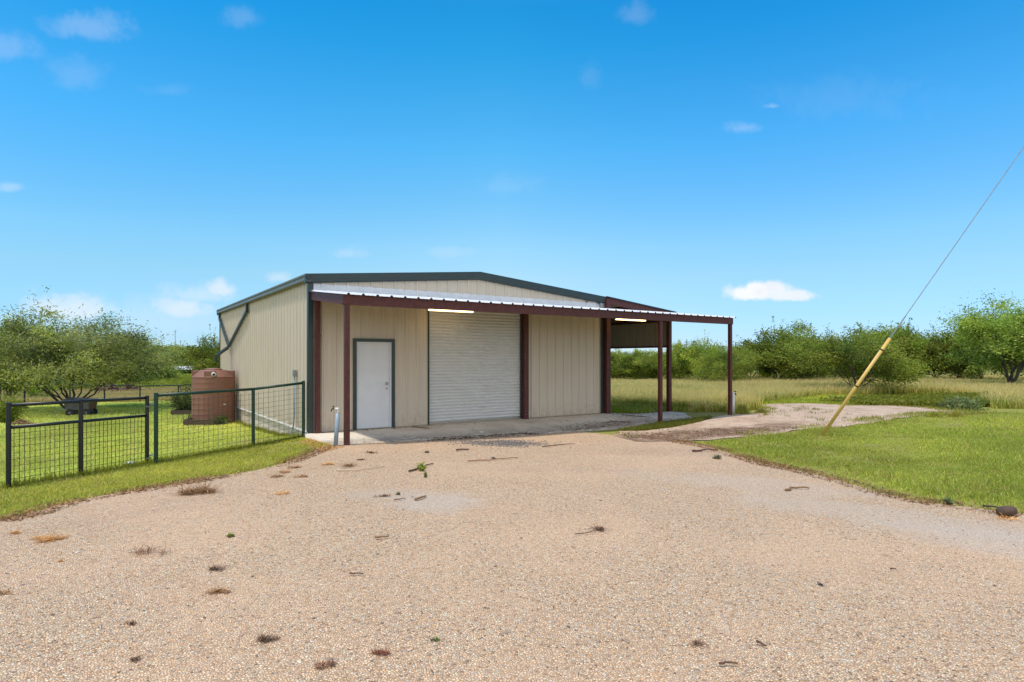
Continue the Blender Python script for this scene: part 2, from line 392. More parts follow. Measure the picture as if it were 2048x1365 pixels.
def sheet(name, P, mat, lift, step, zfun=hz):
    lo = P.min(0); hi = P.max(0)
    xs = np.arange(lo[0]-step, hi[0]+2*step, step); ys = np.arange(lo[1]-step, hi[1]+2*step, step)
    X, Y = np.meshgrid(xs, ys); xc = (X[:-1, :-1]+step/2); yc = (Y[:-1, :-1]+step/2)
    ins = in_poly(xc, yc, P); nx = X.shape[1]; jj, ii = np.nonzero(ins)
    Fq = np.stack([jj*nx+ii, jj*nx+ii+1, (jj+1)*nx+ii+1, (jj+1)*nx+ii], -1)
    used = np.unique(Fq); mp = np.full(X.size, -1); mp[used] = np.arange(len(used)); Fq = mp[Fq]
    V = np.stack([X.ravel()[used], Y.ravel()[used]], -1)
    cnt = np.bincount(Fq.ravel(), minlength=len(V)); bd = np.nonzero(cnt < 4)[0]
    for c in np.array_split(bd, max(1, len(bd)//500)):      # pull the rim onto the outline
        d = ((V[c][:, None]-P[None])**2).sum(-1); V[c] = P[d.argmin(1)]
    Z = zfun(V[:, 0], V[:, 1])+lift
    o = np_obj(name, np.column_stack([V, Z]), Fq, mat, smooth=True); o['kind'] = 'structure'; return o
gx = lambda u, v: tuple(at(u, v)[:2])
LEFT_EDGE = [(0, 1046), (60, 1030), (120, 1011), (200, 994), (300, 978), (420, 958), (500, 944), (560, 930), (610, 912), (645, 896)]
RIGHT_EDGE = [(1345, 882), (1400, 892), (1460, 908), (1530, 929), (1600, 943), (1680, 963), (1750, 984), (1830, 1002), (1900, 1012), (1970, 1020), (2048, 1031)]
le = [gx(*p) for p in LEFT_EDGE]; re_ = [gx(*p) for p in RIGHT_EDGE]
DRIVE = rough_poly([(-14, -16), (-9, -8.6), (-6.6, -6.7)]+le+[(-.12, -2.3), (.3, -2.25), (6.2, -2.25), (6.3, -3.6), (6.35, -4.6)]+re_+[(5.2, -13), (6.5, -16), (6.5, -24), (-14, -24)], .07, .07, 3)
sheet('gravel_drive', DRIVE, M['gravel'], .012, .11)
TRACKPX = [(1225, 872), (1238, 863), (1300, 862), (1360, 852), (1412, 843), (1440, 834), (1470, 829), (1500, 830), (1545, 824), (1490, 812), (1560, 808), (1640, 808.5), (1700, 812), (1790, 812.5), (1860, 817), (1905, 822), (1955, 826), (1900, 829), (1860, 831), (1800, 839), (1700, 853), (1600, 862), (1500, 876), (1420, 883), (1350, 884), (1280, 884)]
TRACK = rough_poly([gx(*p) for p in TRACKPX], .08, .22, 5)
def ztrack(x, y):
    return hz(x, y)+.01*vnoise(x, y, 1.6, 9)*np.clip((np.asarray(x)-6.5)/2, 0, 1)+.008
sheet('dirt_track', TRACK, M['sand'], .012, .12, ztrack)

def slab_z(x, y):
    x = np.asarray(x, float); y = np.asarray(y, float); k = np.clip(x/6, 0, 1); k = k*k*(3-2*k)
    return -.012-.125*k*np.clip(-y/2.35, 0, 1)-np.clip((x-9.2)/1.5, 0, 1)*.1*np.clip(1+y/2.35, 0, 1)
def build_apron():
    xs = np.linspace(-.12, 12.35, 60); ys = np.linspace(-2.31, -.0, 14)
    X, Y = np.meshgrid(xs, ys); Z = slab_z(X, Y); nx = len(xs); ny = len(ys); V = np.stack([X, Y, Z], -1).reshape(-1, 3)
    j, i = np.meshgrid(np.arange(ny-1), np.arange(nx-1), indexing='ij')
    Fq = np.stack([j*nx+i, j*nx+i+1, (j+1)*nx+i+1, (j+1)*nx+i], -1).reshape(-1, 4)
    n0 = len(V); ring = [i for i in range(nx)]+[j*nx+nx-1 for j in range(1, ny)]+[(ny-1)*nx+i for i in range(nx-2, -1, -1)]+[j*nx for j in range(ny-2, 0, -1)]
    low = V[ring].copy(); low[:, 2] = -.55; V = np.vstack([V, low]); m = len(ring)
    side = np.array([(ring[k], n0+k, n0+(k+1) % m, ring[(k+1) % m]) for k in range(m)])
    o = np_obj('concrete_apron', V, np.vstack([Fq, side]), M['apron']); o['kind'] = 'structure'
build_apron()
def build_flat():
    pts = []
    for k in range(60):
        a = 2*PI*k/60; c = (at(345, 741)[:2]); r = 1+.12*math.sin(3*a)+.06*math.sin(7*a)
        e = np.array([math.cos(a)*46*r, math.sin(a)*32*r]); pts.append(c+RT*e[0]+FW*e[1])
    P = np.array(pts); z = hz(P[:, 0], P[:, 1]).max()+.2
    mb = MB(); mb.add([(x, y, z) for x, y in P], [tuple(range(60))])
    o = mb.build('pale_flat', M['pale_sheet']); o['kind'] = 'structure'  # broad level sheet in a plain pale tone
build_flat()

# ------------------------------------------------------------------ the metal barn
W, LEN, EZ, PZ = 9.144, 12.4, 3.62, 4.03
def roofz(x): return EZ+(PZ-EZ)*(1-abs(x-W/2)/(W/2)) if 0 <= x <= W else EZ-(0 if x < 0 else (x-W)*.118)
def rib_profile(a0, a1, phase=.286, pitch=.3048, d=.032):
    """break points of an R-panel profile between a0 and a1: (position, depth)"""
    pts = []
    k0 = int((a0-phase)/pitch)-1
    for k in range(k0, k0+int((a1-a0)/pitch)+4):
        c = phase+k*pitch
        pts += [(c-.038, 0), (c-.016, d), (c+.016, d), (c+.038, 0)]
        for q in (.1016, .2032): pts += [(c+q-.02, 0), (c+q, .0045), (c+q+.02, 0)]
    pts = [p for p in pts if a0 < p[0] < a1]; return [(a0, 0)]+pts+[(a1, 0)]
def panel(mb, a0, a1, zlo, zhi, place, phase=.286, d=.032):
    """ribbed sheet: place(a, depth, z) -> xyz; zlo/zhi numbers or functions of a"""
    fl = zlo if callable(zlo) else (lambda a: zlo); fh = zhi if callable(zhi) else (lambda a: zhi)
    pr = rib_profile(a0, a1, phase, .3048, d)
    if callable(zhi) and a0 < W/2 < a1: pr = sorted(pr+[(W/2, 0)]) if all(abs(p[0]-W/2) > .06 for p in pr) else pr
    o = len(mb.v)
    for a, dp in pr: mb.v += [place(a, dp, fl(a)), place(a, dp, fh(a))]
    for i in range(len(pr)-1): mb.f.append((o+2*i, o+2*i+2, o+2*i+3, o+2*i+1))
barn = empty('metal_barn', (0, 0, 0), 'tan ribbed metal barn with dark green trim, white roller door and red steel canopy', 'barn')
def P(name, mb, mat, parent=None, **k): return mb.build(name, M[mat] if isinstance(mat, str) else mat, parent or barn, **k)
front = lambda a, d, z: (a, -d, z)
mb = MB()
top = lambda x: roofz(x)-.02
panel(mb, .0, 1.05, .0, 3.3, front); panel(mb, 1.05, 2.08, 2.19, 3.3, front); panel(mb, 2.08, 3.03, 0., 3.3, front)
panel(mb, 3.03, 6.02, 3.0, 3.3, front); panel(mb, 6.02, W, 0., 3.3, front)
panel(mb, 0, W, 3.3, top, front)
P('wall', mb, 'tan')
mb = MB(); panel(mb, 0., LEN, .0, EZ-.02, lambda a, d, z: (-d, a, z), phase=.15); P('wall', mb, 'tan')
mb = MB(); panel(mb, 0., LEN, .0, EZ-.02, lambda a, d, z: (W+d, a, z), phase=.15); P('wall', mb, 'tan')
mb = MB(); panel(mb, 0., W, .0, top, lambda a, d, z: (a, LEN+d, z)); P('wall', mb, 'tan')
# concrete base wall below the sheeting
mb = MB(); mb.box(.012, W-.012, .012, LEN-.012, -1.2, -.004); P('foundation', mb, 'concrete')
mb = MB(); mb.box(-.045, .01, .0, LEN, -.012, .012); P('base_trim', mb, 'white_metal')
# roof
mb = MB()
for x0, x1 in ((-.1, W/2), (W/2, W+.05)):
    def plc(a, d, z, x0=x0, x1=x1): return (z, a, roofz(min(max(z, 0), W))-(.009 if z < 0 else 0)+d)
    pr = rib_profile(-.1, LEN+.1, .2); o = len(mb.v)
    for a, d in pr: mb.v += [plc(a, d, x0), plc(a, d, x1)]
    for i in range(len(pr)-1): mb.f.append((o+2*i, o+2*i+1, o+2*i+3, o+2*i+2))
roof = P('roof', mb, 'white_metal')
mb = MB(); mb.bar((W/2-.09, -.1, PZ+.045), (W/2-.09, LEN+.1, PZ+.045), .2, .01, (-.09, 0, 1)); mb.bar((W/2+.09, -.1, PZ+.045), (W/2+.09, LEN+.1, PZ+.045), .2, .01, (.09, 0, 1))
mb.build('ridge_cap', M['green_trim'], roof)
# gable trim: formed fascia with a kick at the bottom
def fascia(y, s):
    mb = MB()
    pro = [(.0, .065), (.105, .065), (.118, .04), (.118, -.06), (.105, -.075), (.105, -.125), (.07, -.15), (.0, -.15)]
    xs = [-.13, 0, W/2, W+.1] if s < 0 else [-.13, 0, W/2, W+.1]
    for x in xs:
        z = roofz(x) if x >= 0 else EZ-.012
        if x > W: z = EZ-.01
        for d, h in pro: mb.v.append((x, y+s*d, z+h))
    n = len(pro)
    for i in range(len(xs)-1):
        for k in range(n):
            a = i*n+k; b = i*n+(k+1) % n; mb.f.append((a, b, b+n, a+n))
    mb.f.append(tuple(range(n))); mb.f.append(tuple(range(3*n, 4*n))); return P('fascia', mb, 'green_trim')
fascia(-.01, -1); fascia(LEN+.01, 1)
# gutter along the low side and the downpipes that feed the tank
mb = MB()
pro = [(-.012, 3.66), (-.012, 3.5), (-.1, 3.5), (-.125, 3.53), (-.125, 3.6), (-.14, 3.63), (-.14, 3.668), (-.128, 3.668), (-.112, 3.6), (-.1, 3.515), (-.022, 3.515), (-.022, 3.66)]
for y in (-.128, LEN+.11):
    for x, z in pro: mb.v.append((x, y, z))
n = len(pro)
for k in range(n): mb.f.append((k, (k+1) % n, n+(k+1) % n, n+k))
mb.f.append(tuple(range(n))); mb.f.append(tuple(range(n, 2*n)))
P('gutter', mb, simple('gutter_taupe', (.14, .135, .125), .4, 0, .1, 4))
def pipe(pts, w=.1, h=.08):
    mb = MB()
    for a, b in zip(pts, pts[1:]): mb.bar(a, b, w, h, (1, 0, 0))
    return mb
P('downspout', pipe([(-.09, 6.72, 3.5), (-.09, 6.72, 3.27), (-.09, 10., 2.17)]), 'green_trim', bevel=.008)
P('downspout', pipe([(-.09, 12.1, 3.5), (-.09, 12.1, 3.3), (-.09, 10.06, 2.2)]), 'green_trim', bevel=.008)
P('downspout', pipe([(-.09, 10.02, 2.24), (-.13, 9.98, 2.12), (-.6, 9.4, 1.82), (-.61, 9.38, 1.6)]), 'green_trim', bevel=.008)
# corner trims
for x0, x1, y0, y1 in ((-.042, .0, -.042, .07), (-.042, .06, -.046, -.034)):
    pass
mb = MB(); mb.box(-.044, -.034, -.044, .085, -.01, EZ-.1); mb.box(-.034, .075, -.044, -.034, -.01, 3.5); P('corner_trim', mb, 'green_trim')
mb = MB(); mb.box(-.044, -.034, LEN-.085, LEN+.044, -.01, EZ-.1); mb.box(-.034, .075, LEN+.034, LEN+.044, -.01, EZ-.1); P('corner_trim', mb, 'green_trim')
mb = MB(); mb.box(W-.075, W+.034, -.044, -.034, -.01, 3.45); P('corner_trim', mb, 'green_trim')
# white flashing where the canopy meets the gable: bent over every rib
mb = MB(); zf0, zf1 = 3.30, 3.475
pr = rib_profile(.02, W+.16, .286, .3048, .032); o = len(mb.v)
for a, d in pr:
    jit = .006*math.sin(a*23)+.004*math.sin(a*61)
    mb.v += [(a, -d-.006-.004*math.sin(a*9), zf1+jit), (a, -d-.012-.01*abs(math.sin(a*7)), (zf0+zf1)/2), (a, -.045-.004*math.sin(a*31), zf0+.01), (a, -.14, zf0-.004)]
for i in range(len(pr)-1):
    for k in range(3): q = o+4*i+k; mb.f.append((q, q+4, q+5, q+1))
P('flashing', mb, 'white_metal')
mb = MB()
mb.tube([(8.45, -.06, 3.46), (8.55, -.075, 3.55), (8.68, -.08, 3.575), (8.82, -.075, 3.54), (8.98, -.06, 3.45)], .014, 6); P('cable', mb, 'black')
mb = MB(); mb.box(9.02, 9.2, -.075, -.05, 3.34, 3.5); P('patch_plate', mb, 'galv')
# walk door
mb = MB(); d0, d1 = 1.11, 2.02
mb.box(1.05, d0, -.05, .05, 0, 2.19); mb.box(d1, 2.08, -.05, .05, 0, 2.19); mb.box(d0, d1, -.05, .05, 2.13, 2.19)
mb.box(1.03, 1.05, -.052, .0, 0, 2.21); mb.box(2.08, 2.1, -.052, .0, 0, 2.21); mb.box(1.05, 2.08, -.052, .0, 2.19, 2.21)
dfm = MB(); dfm.box(d0, d0+.028, -.02, .05, 0, 2.13); dfm.box(d1-.055, d1, -.02, .05, 0, 2.13); dfm.box(d0+.028, d1-.055, -.02, .05, 2.085, 2.13)
door = MB(); door.box(d0+.03, d1-.057, .005, .05, .012, 2.083)
dr = P('door', door, 'door_white', bevel=.004)
mb.build('frame', M['green_trim'], dr); dfm.build('jamb', M['door_white'], dr)
mb = MB(); mb.box(d0+.03, d1-.057, -.03, .004, 0., .012); mb.build('threshold', M['steel'], dr)
def knob(z, r, name):
    mb = MB(); prof = [(r*1.1, 0), (r*1.1, .008), (r*.4, .012), (r*.4, .03), (r*.9, .04), (r, .055), (r*.7, .07), (r*.15, .075)] if name == 'handle' else [(r, 0), (r, .012), (r*.7, .02), (r*.2, .022)]
    mb.lathe(prof, 16); mb.v = [(d1-.125+x, .005-z_, z+y) for x, y, z_ in mb.v]
    mb.build(name, M['steel'], dr, smooth=True)
knob(1.1, .032, 'handle'); knob(.975, .028, 'lock')
# roller door
mb = MB(); x0, x1 = 3.06, 6.0; z = .05; pr = []
while z < 3.05:
    pr += [(z, .02), (z+.007, .02), (z+.011, -.006), (z+.035, -.014), (z+.06, -.01), (z+.066, .02)]; z += .083
o = 0
for zz, d in pr: mb.v += [(x0, .045+d, zz), (x1, .045+d, zz)]
for i in range(len(pr)-1): mb.f.append((2*i, 2*i+1, 2*i+3, 2*i+2))
rd = P('roller_door', mb, 'roller')
mb = MB(); mb.box(x0, x1, .02, .06, .004, .05); mb.build('bottom_bar', M['steel'], rd)
mb = MB(); mb.box(3.03, 3.06, -.045, .07, 0, 3.0); mb.build('guide', M['green_trim'], rd)
mb = MB(); mb.box(6.0, 6.03, -.03, .07, 0, 3.0); mb.build('guide', M['green_trim'], rd)
# steel columns against the wall
def column(x, y, s, z0, z1, name='column'):
    """box-section post on a base plate with bolt heads"""
    mb = MB(); mb.box(x-s/2, x+s/2, y-s/2, y+s/2, z0, z1)
    return P(name, mb, 'red', bevel=.006)
def bolts(parent, pts):
    for x, y, z in pts:
        mb = MB(); mb.box(x-.007, x+.007, y-.008, y, z-.007, z+.007); mb.build('bolt', M['galv'], parent)
c = column(.15, -.1, .105, -.02, 3.06)
mb = MB(); mb.box(.092, .208, -.158, -.042, 2.23, 2.262); mb.build('collar', M['red'], c)
c = column(6.105, -.075, .15, -.02, 3.04); bolts(c, [(6.105+s*.05, -.15, z) for z in (.12, .2, .95, 1.05, 1.75, 1.85) for s in (-1, 1)])
mb = MB(); mb.box(6.18, 6.2, -.05, -.02, 0, 3.0); P('corner_trim', mb, 'green_trim')
c = column(9.29, -.09, .17, -.08, 3.62)
# canopy
def can_z(y): return 3.29+(y)*(.285/2.42)      # underside of roof sheet at depth y (negative)
mb = MB(); pr = rib_profile(-.03, 12.62, .064, .3048, .034); o = 0
for a, d in pr:
    for y, t in ((-2.47, 0), (-.06, 0)): mb.v += [(a, y, can_z(y)+.004+d)]
for i in range(len(pr)-1): mb.f.append((2*i, 2*i+2, 2*i+3, 2*i+1))
cr = P('canopy_roof', mb, 'white_metal')
cr.data.materials.append(M['underside']); md = cr.modifiers.new('thickness', 'SOLIDIFY'); md.thickness = .004; md.material_offset = 1; md.material_offset_rim = 0
mb = MB()
zb = can_z(-2.4)-.002; mb.box(-.03, 12.53, -2.405, -2.395, zb-.205, zb); mb.box(-.03, 12.53, -2.395, -2.335, zb-.014, zb-.001); mb.box(-.03, 12.53, -2.395, -2.335, zb-.205, zb-.193); mb.box(-.03, 12.53, -2.347, -2.335, zb-.193, zb-.17)
P('canopy_beam', mb, 'red')
# rib ends close the beam line
for x in (.04, 3.05, 6.1, 9.29, 12.48):
    mb = MB(); mb.bar((x, -2.335, can_z(-2.335)-.105), (x, -.05 if x < 9 else -.02, can_z(-.03)-.105), .06, .2); P('canopy_rafter', mb, 'red')
for y in (-.6, -1.2, -1.8):
    mb = MB(); zz = can_z(y)-.002; mb.box(.07, 12.45, y-.03, y+.03, zz-.03, zz); P('purlin', mb, 'red')
for x, zz in ((.07, -.06), (9.24, -.2), (12.46, -.12)): column(x, -2.34, .1, zz, can_z(-2.34)-.2, 'canopy_post')
for x in (2.75, 9.19):
    mb = MB(); mb.box(x, x+1.3, -.66, -.54, 2.955, 3.0); mb.box(x+.1, x+.12, -.61, -.59, 3.0, 3.19); mb.box(x+1.18, x+1.2, -.61, -.59, 3.0, 3.19); fx = P('light_fixture', mb, 'door_white')
    for yy in (-.625, -.575):
        mb = MB(); mb.tube([(x+.02, yy, 2.937), (x+1.28, yy, 2.937)], .017, 10); mb.build('tube', M['tube'], fx, smooth=True)
# lean-to on the far side
XO = 12.3
def lz(x): return 3.6-(x-9.2)*.108
mb = MB()
pr = rib_profile(-.15, LEN, .2)
for a, d in pr: mb.v += [(9.18, a, lz(9.18)+.07+d*.6), (12.5, a, lz(12.5)+.07+d*.6)]
for i in range(len(pr)-1): mb.f.append((2*i, 2*i+1, 2*i+3, 2*i+2))
lr = P('lean_to_roof', mb, 'white_metal'); md = lr.modifiers.new('thickness', 'SOLIDIFY'); md.thickness = .003
for y in (-.1, 3, 6.1, 9.2, 12.2):
    mb = MB(); mb.bar((9.19, y, lz(9.19)-.035), (12.42, y, lz(12.42)-.035), .07, .2); P('lean_to_rafter', mb, 'red')
mb = MB(); mb.bar((9.19, -.17, lz(9.19)+.075), (12.46, -.17, lz(12.46)+.075), .06, .03); P('lean_to_trim', mb, 'green_trim')
mb = MB(); mb.box(12.43, 12.53, -.18, LEN, lz(12.48)-.12, lz(12.48)+.055); P('lean_to_gutter', mb, 'green_trim')
for x in (10, 10.8, 11.6):
    mb = MB(); mb.box(x-.03, x+.03, -.05, LEN-.2, lz(x)-.03, lz(x)+.064); P('lean_to_purlin', mb, 'red')
mb = MB(); mb.bar((9.4, .6, lz(9.4)-.2), (12.3, 2.8, lz(12.3)-.16), .02, .02); P('lean_to_brace', mb, 'galv')
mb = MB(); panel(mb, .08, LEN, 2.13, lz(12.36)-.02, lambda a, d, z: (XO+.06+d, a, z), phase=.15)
lp = P('lean_to_panel', mb, 'tan_back_shaded'); md = lp.modifiers.new('thickness', 'SOLIDIFY'); md.thickness = .003
mb = MB(); mb.box(XO-.04, XO+.055, .08, LEN, 2.1, 2.16); P('lean_to_girt', mb, 'red')
mb = MB(); mb.box(XO-.04, XO+.055, .08, LEN, 3.0, 3.1); P('lean_to_girt', mb, 'red')
for y in (0, 6.1, 12.2): column(XO, y, .135, -.4, lz(XO)-.13, 'lean_to_post')
# meter box and conduit on the side wall
mb = MB(); mb.box(-.11, -.03, 1.0, 1.09, 1.28, 1.44); eb = P('electrical_box', mb, 'galv', bevel=.006)
mb = MB(); mb.tube([(-.07, 1.045, 1.28), (-.07, 1.045, .35), (-.09, 1.09, .05), (-.14, 1.2, -.22), (-.16, 1.22, -.5)], .015, 8); mb.build('conduit', M['pvc_grey'], eb, smooth=True)

# ------------------------------------------------------------------ fences and gate
def gate():
    a = np.array([-5.146, -2.652]); b = np.array([-3.30, -1.10]); d = b-a; ln = float(np.hypot(*d))
    o = empty('metal_gate', (a[0], a[1], 0), 'black pipe farm gate with wire mesh below its middle rail', 'gate', rz=math.atan2(d[1], d[0]))
    za, zb_ = -.2, -.245
    zt = lambda x: 1.06+(1.02-1.06)*x/ln; z0 = lambda x: za+(zb_-za)*x/ln
    for x in (0, ln*.465, ln):
        mb = MB(); mb.tube([(x, 0, z0(x)), (x, 0, zt(x)+.01)], .034, 12); mb.build('gate_post', M['gate'], o, smooth=False)
    for dz in (-.03, -.36):
        mb = MB(); mb.tube([(.03, 0, zt(0)+dz), (ln-.03, 0, zt(ln)+dz)], .026, 12); mb.build('gate_rail', M['gate'], o, smooth=True)
    mb = MB(); mb.tube([(.03, 0, z0(0)+.03), (ln-.03, 0, z0(ln)+.03)], .008, 6); mb.build('gate_rail', M['galv'], o)
    mb = MB(); x = .035+.05
    while x < ln-.03:
        mb.tube([(x, .012, z0(x)+.03), (x, .012, zt(x)-.36)], .0042, 4, False); x += .0765
    for k in range(1, 9):
        f = k/9; mb.tube([(.03, .016, z0(0)+.03+f*(zt(0)-.39-z0(0))), (ln-.03, .016, z0(ln)+.03+f*(zt(ln)-.39-z0(ln)))], .0036, 4, False)
    mb.build('wire_mesh', M['wire_dark'], o)
    for z in (.86, -.1):
        mb = MB(); mb.tube([(ln+.02, -.01, z), (ln+.07, -.03, z+.01), (ln+.12, 0, z+.03)], .013, 6); mb.tube([(ln-.05, -.042, z-.03), (ln+.05, -.042, z-.03)], .012, 6); mb.build('hinge', M['galv'], o)
gate()
def fence_panel():
    pts = [np.array([-3.164, -1.205]), np.array([-1.237, -.045]), np.array([-.115, .10])]
    tz = [1.055, 1.07, 1.175]; bz = [-.24, -.22, -.11]
    o = empty('wire_fence', (*pts[0], 0), 'dark green pipe fence with square wire mesh joining gate to barn corner', 'fence')
    q = [p-pts[0] for p in pts]
    for i, p in enumerate(q):
        mb = MB(); mb.tube([(p[0], p[1], bz[i]-.1), (p[0], p[1], tz[i]+(.03 if i != 1 else -.03))], .037, 12); mb.build('fence_post', M['fence'], o)
    for i in (0, 1):
        a, b = q[i], q[i+1]; mb = MB(); mb.tube([(*a, tz[i]-.02), (*b, tz[i+1]-.02)], .03, 12); mb.build('fence_rail', M['fence'], o, smooth=True)
        mb = MB(); mb.tube([(*a, bz[i]+.04), (*b, bz[i+1]+.04)], .014, 8); mb.build('fence_rail', M['fence'], o, smooth=True)
        mb = MB(); ln = float(np.hypot(*(b-a))); n = int(ln/.108)
        for k in range(1, n):
            f = k/n; p = a+(b-a)*f; mb.tube([(*p, bz[i]+(bz[i+1]-bz[i])*f+.04), (*p, tz[i]+(tz[i+1]-tz[i])*f-.1*(1 if k % 3 else .3))], .004, 4, False)
        for k in range(1, 12):
            f = k/11.6; mb.tube([(*a, bz[i]+.04+f*(tz[i]-bz[i])), (*b, bz[i+1]+.04+f*(tz[i+1]-bz[i+1]))], .0036, 4, False)
        mb.build('wire_mesh', M['wire'], o)
fence_panel()
def back_fence():
    P0 = [(-60, 33), (0, 34.5), (49, 36), (140, 38), (209, 40), (280, 43), (357, 46.5), (440, 51), (520, 55)]
    pts = [atD(u, D) for u, D in P0]; o = empty('pipe_fence', tuple(pts[0]), 'long dark pipe rail fence behind the tree and dump cart', 'fence')
    loc = [p-pts[0] for p in pts]; H = 1.3
    for p in loc:
        mb = MB(); mb.tube([(p[0], p[1], p[2]-.2), (p[0], p[1], p[2]+H)], .045, 8); mb.build('fence_post', M['gate'], o)
    mb = MB()
    for a, b in zip(loc, loc[1:]): mb.tube([(a[0], a[1], a[2]+H), (b[0], b[1], b[2]+H)], .04, 8)
    mb.build('fence_rail', M['gate'], o, smooth=True)
    mb = MB()
    for h in (.25, .5, .75, 1.):
        for a, b in zip(loc, loc[1:]): mb.tube([(a[0], a[1], a[2]+h), (b[0], b[1], b[2]+h)], .006, 4, False)
    mb.build('wire', M['wire'], o)
back_fence()

# ------------------------------------------------------------------ tank, standpipes, cart, guy wire ...
def tank():
    c = (-.76, 8.85); z0 = hz1(*c)-.03
    o = empty('water_tank', (*c, z0), 'terracotta coloured plastic rain water tank beside the barn wall', 'water tank'); R = .68
    prof = [(R*.98, 0), (R, .04)]; z = .04
    for k in range(9): prof += [(R, z+.15), (R+.003, z+.165), (R, z+.18)]; z += .18
    prof += [(R, 1.62), (R*.985, 1.66), (R*.64, 1.86), (R*.62, 1.88)]
    mb = MB(); mb.lathe(prof, 48); body = mb.build('tank_body', M['tank'], o, smooth=True)
    body.data.polygons[-1].use_smooth = False
    for k in range(4):      # upright shoulder lugs
        a = -YAW+.25+k*PI/2; mb = MB()
        for r0, r1, h0, h1 in ((.62, .97, 1.6, 1.86),):
            ca, sa = math.cos(a), math.sin(a); w = .17; tx, ty = -sa*w, ca*w
            mb.add([(ca*R*r0-tx, sa*R*r0-ty, h0), (ca*R*r1-tx, sa*R*r1-ty, h0), (ca*R*r1+tx, sa*R*r1+ty, h0), (ca*R*r0+tx, sa*R*r0+ty, h0),
                    (ca*R*r0-tx, sa*R*r0-ty, h1), (ca*R*r1-tx, sa*R*r1-ty, h1), (ca*R*r1+tx, sa*R*r1+ty, h1), (ca*R*r0+tx, sa*R*r0+ty, h1)],
                   [(0,3,2,1),(4,5,6,7),(0,1,5,4),(1,2,6,5),(2,3,7,6),(3,0,4,7)])
        mb.build('tank_shoulder', M['tank'], o, bevel=.02)
    mb = MB(); mb.lathe([(.27, 1.87), (.28, 1.9), (.25, 1.93), (.05, 1.95)], 24); mb.build('tank_lid', M['tank'], o, smooth=True)
    d = Vector((CX-c[0], CY-c[1], 0)).normalized(); p = Vector((0, 0, 1.74))+d*R*.72
    mb = MB(); mb.tube([p, p+d*.22], .075, 20); inl = mb.build('inlet', M['pvc_white'], o, smooth=True)
    mb = MB(); mb.tube([p+d*.2, p+d*.224], .045, 16); mb.build('inlet_opening', M['black'], inl)
    mb = MB(); e = Vector((RT[0], RT[1], 0)); e = (e*.8-Vector((FW[0], FW[1], 0))*.6).normalized()
    mb.tube([e*R*.98+Vector((0, 0, .72)), e*(R+.1)+Vector((0, 0, .72))], .02, 8); mb.build('outlet_valve', M['pvc_white'], o)
tank()
def standpipe():
    p = at(670.5, 893.5); h = Vector(((RT[0]*.05), RT[1]*.05, 0))
    o = empty('standpipe', tuple(p), 'blue grey pipe sleeve with white pvc spigot beside the nearest canopy post', 'water spigot')
    mb = MB(); mb.tube([(0, 0, -.1), (h.x, h.y, .665)], .043, 18); mb.build('sleeve', M['pvc_grey'], o, smooth=True)
    mb = MB(); t = Vector((h.x, h.y, .64)); mb.tube([t, t+Vector((0, 0, .1))], .022, 12); mb.tube([t+Vector((0, 0, .08)), t+Vector((0, 0, .135))], .029, 12)
    r = Vector((RT[0], RT[1], 0)); mb.tube([t+Vector((0, 0, .115))+r*.02, t+Vector((0, 0, .115))-r*.06], .018, 10); mb.build('elbow', M['pvc_white'], o, smooth=True)
    mb = MB(); q = t+Vector((0, 0, .115))-r*.06; mb.tube([q, q-r*.05, q-r*.07-Vector((0, 0, .05))], .013, 8); mb.tube([q-r*.03+Vector((0, 0, .01)), q-r*.03+Vector((0, 0, .05))], .008, 6); mb.bar(q-r*.06+Vector((0, 0, .05)), q+Vector((0, 0, .05)), .015, .01)
    mb.build('faucet', M['black'], o, smooth=True)
standpipe()
def far_standpipe():
    p = at(1466.5, 829.5); o = empty('standpipe', tuple(p), 'white pvc standpipe with black faucet behind the farthest canopy post', 'water spigot')
    mb = MB(); mb.tube([(0, 0, -.1), (0, 0, .72)], .045, 14); mb.build('sleeve', M['pvc_white'], o, smooth=True)
    r = Vector((RT[0], RT[1], 0)); mb = MB(); mb.tube([(0, 0, .66), r*.07+Vector((0, 0, .68)), r*.09+Vector((0, 0, .62))], .022, 8); mb.bar(r*.03+Vector((0, 0, .74)), r*.1+Vector((0, 0, .74)), .02, .03); mb.build('faucet', M['black'], o)
far_standpipe()
def guy():
    b = at(1643, 873); D2 = 13.6; dx = FW+RT*(1780-1024)/F; tp = np.array([CX+dx[0]*D2, CY+dx[1]*D2, CH-(677-V0)/F*D2])
    d = tp-b; o = empty('guy_wire', tuple(b), 'thin utility guy wire with a faded yellow plastic guard standing in the grass', 'guy wire')
    V = lambda k: tuple(d*k)
    mb = MB(); mb.tube([V(.012), V(1)], .038, 14); g = mb.build('guard', M['yellow'], o, smooth=True)
    for k in (.885, .52):
        mb = MB(); mb.tube([V(k-.006), V(k+.006)], .0405, 14); mb.build('band', M['black'], g)
    mb = MB(); mb.tube([V(-.03), V(.03)], .03, 10); mb.build('anchor', M['galv'], o)
    mb = MB(); K = 4.15; mb.tube([V(.98), V(1.5), V(K)], .0085, 6); mb.build('wire', M['galv'], o)
    mb = MB(); mb.tube([V(.98), V(1.22)], .013, 6); mb.build('grip', M['galv'], o)
    e = b+d*K; z0 = hz1(e[0], e[1])
    po = empty('utility_pole', (e[0], e[1], z0), 'wooden utility pole at the upper end of the guy wire', 'utility pole')
    mb = MB(); mb.tube([(.14, -.05, -.3), (.14, -.05, e[2]-z0+1.2)], [.16, .11], 16); mb.build('pole', M['pole_wood'], po, smooth=True)
    mb = MB(); mb.bar((.14-.9, -.2, e[2]-z0+.7), (.14+.9, -.2, e[2]-z0+.7), .1, .12); mb.build('crossarm', M['pole_wood'], po)
guy()
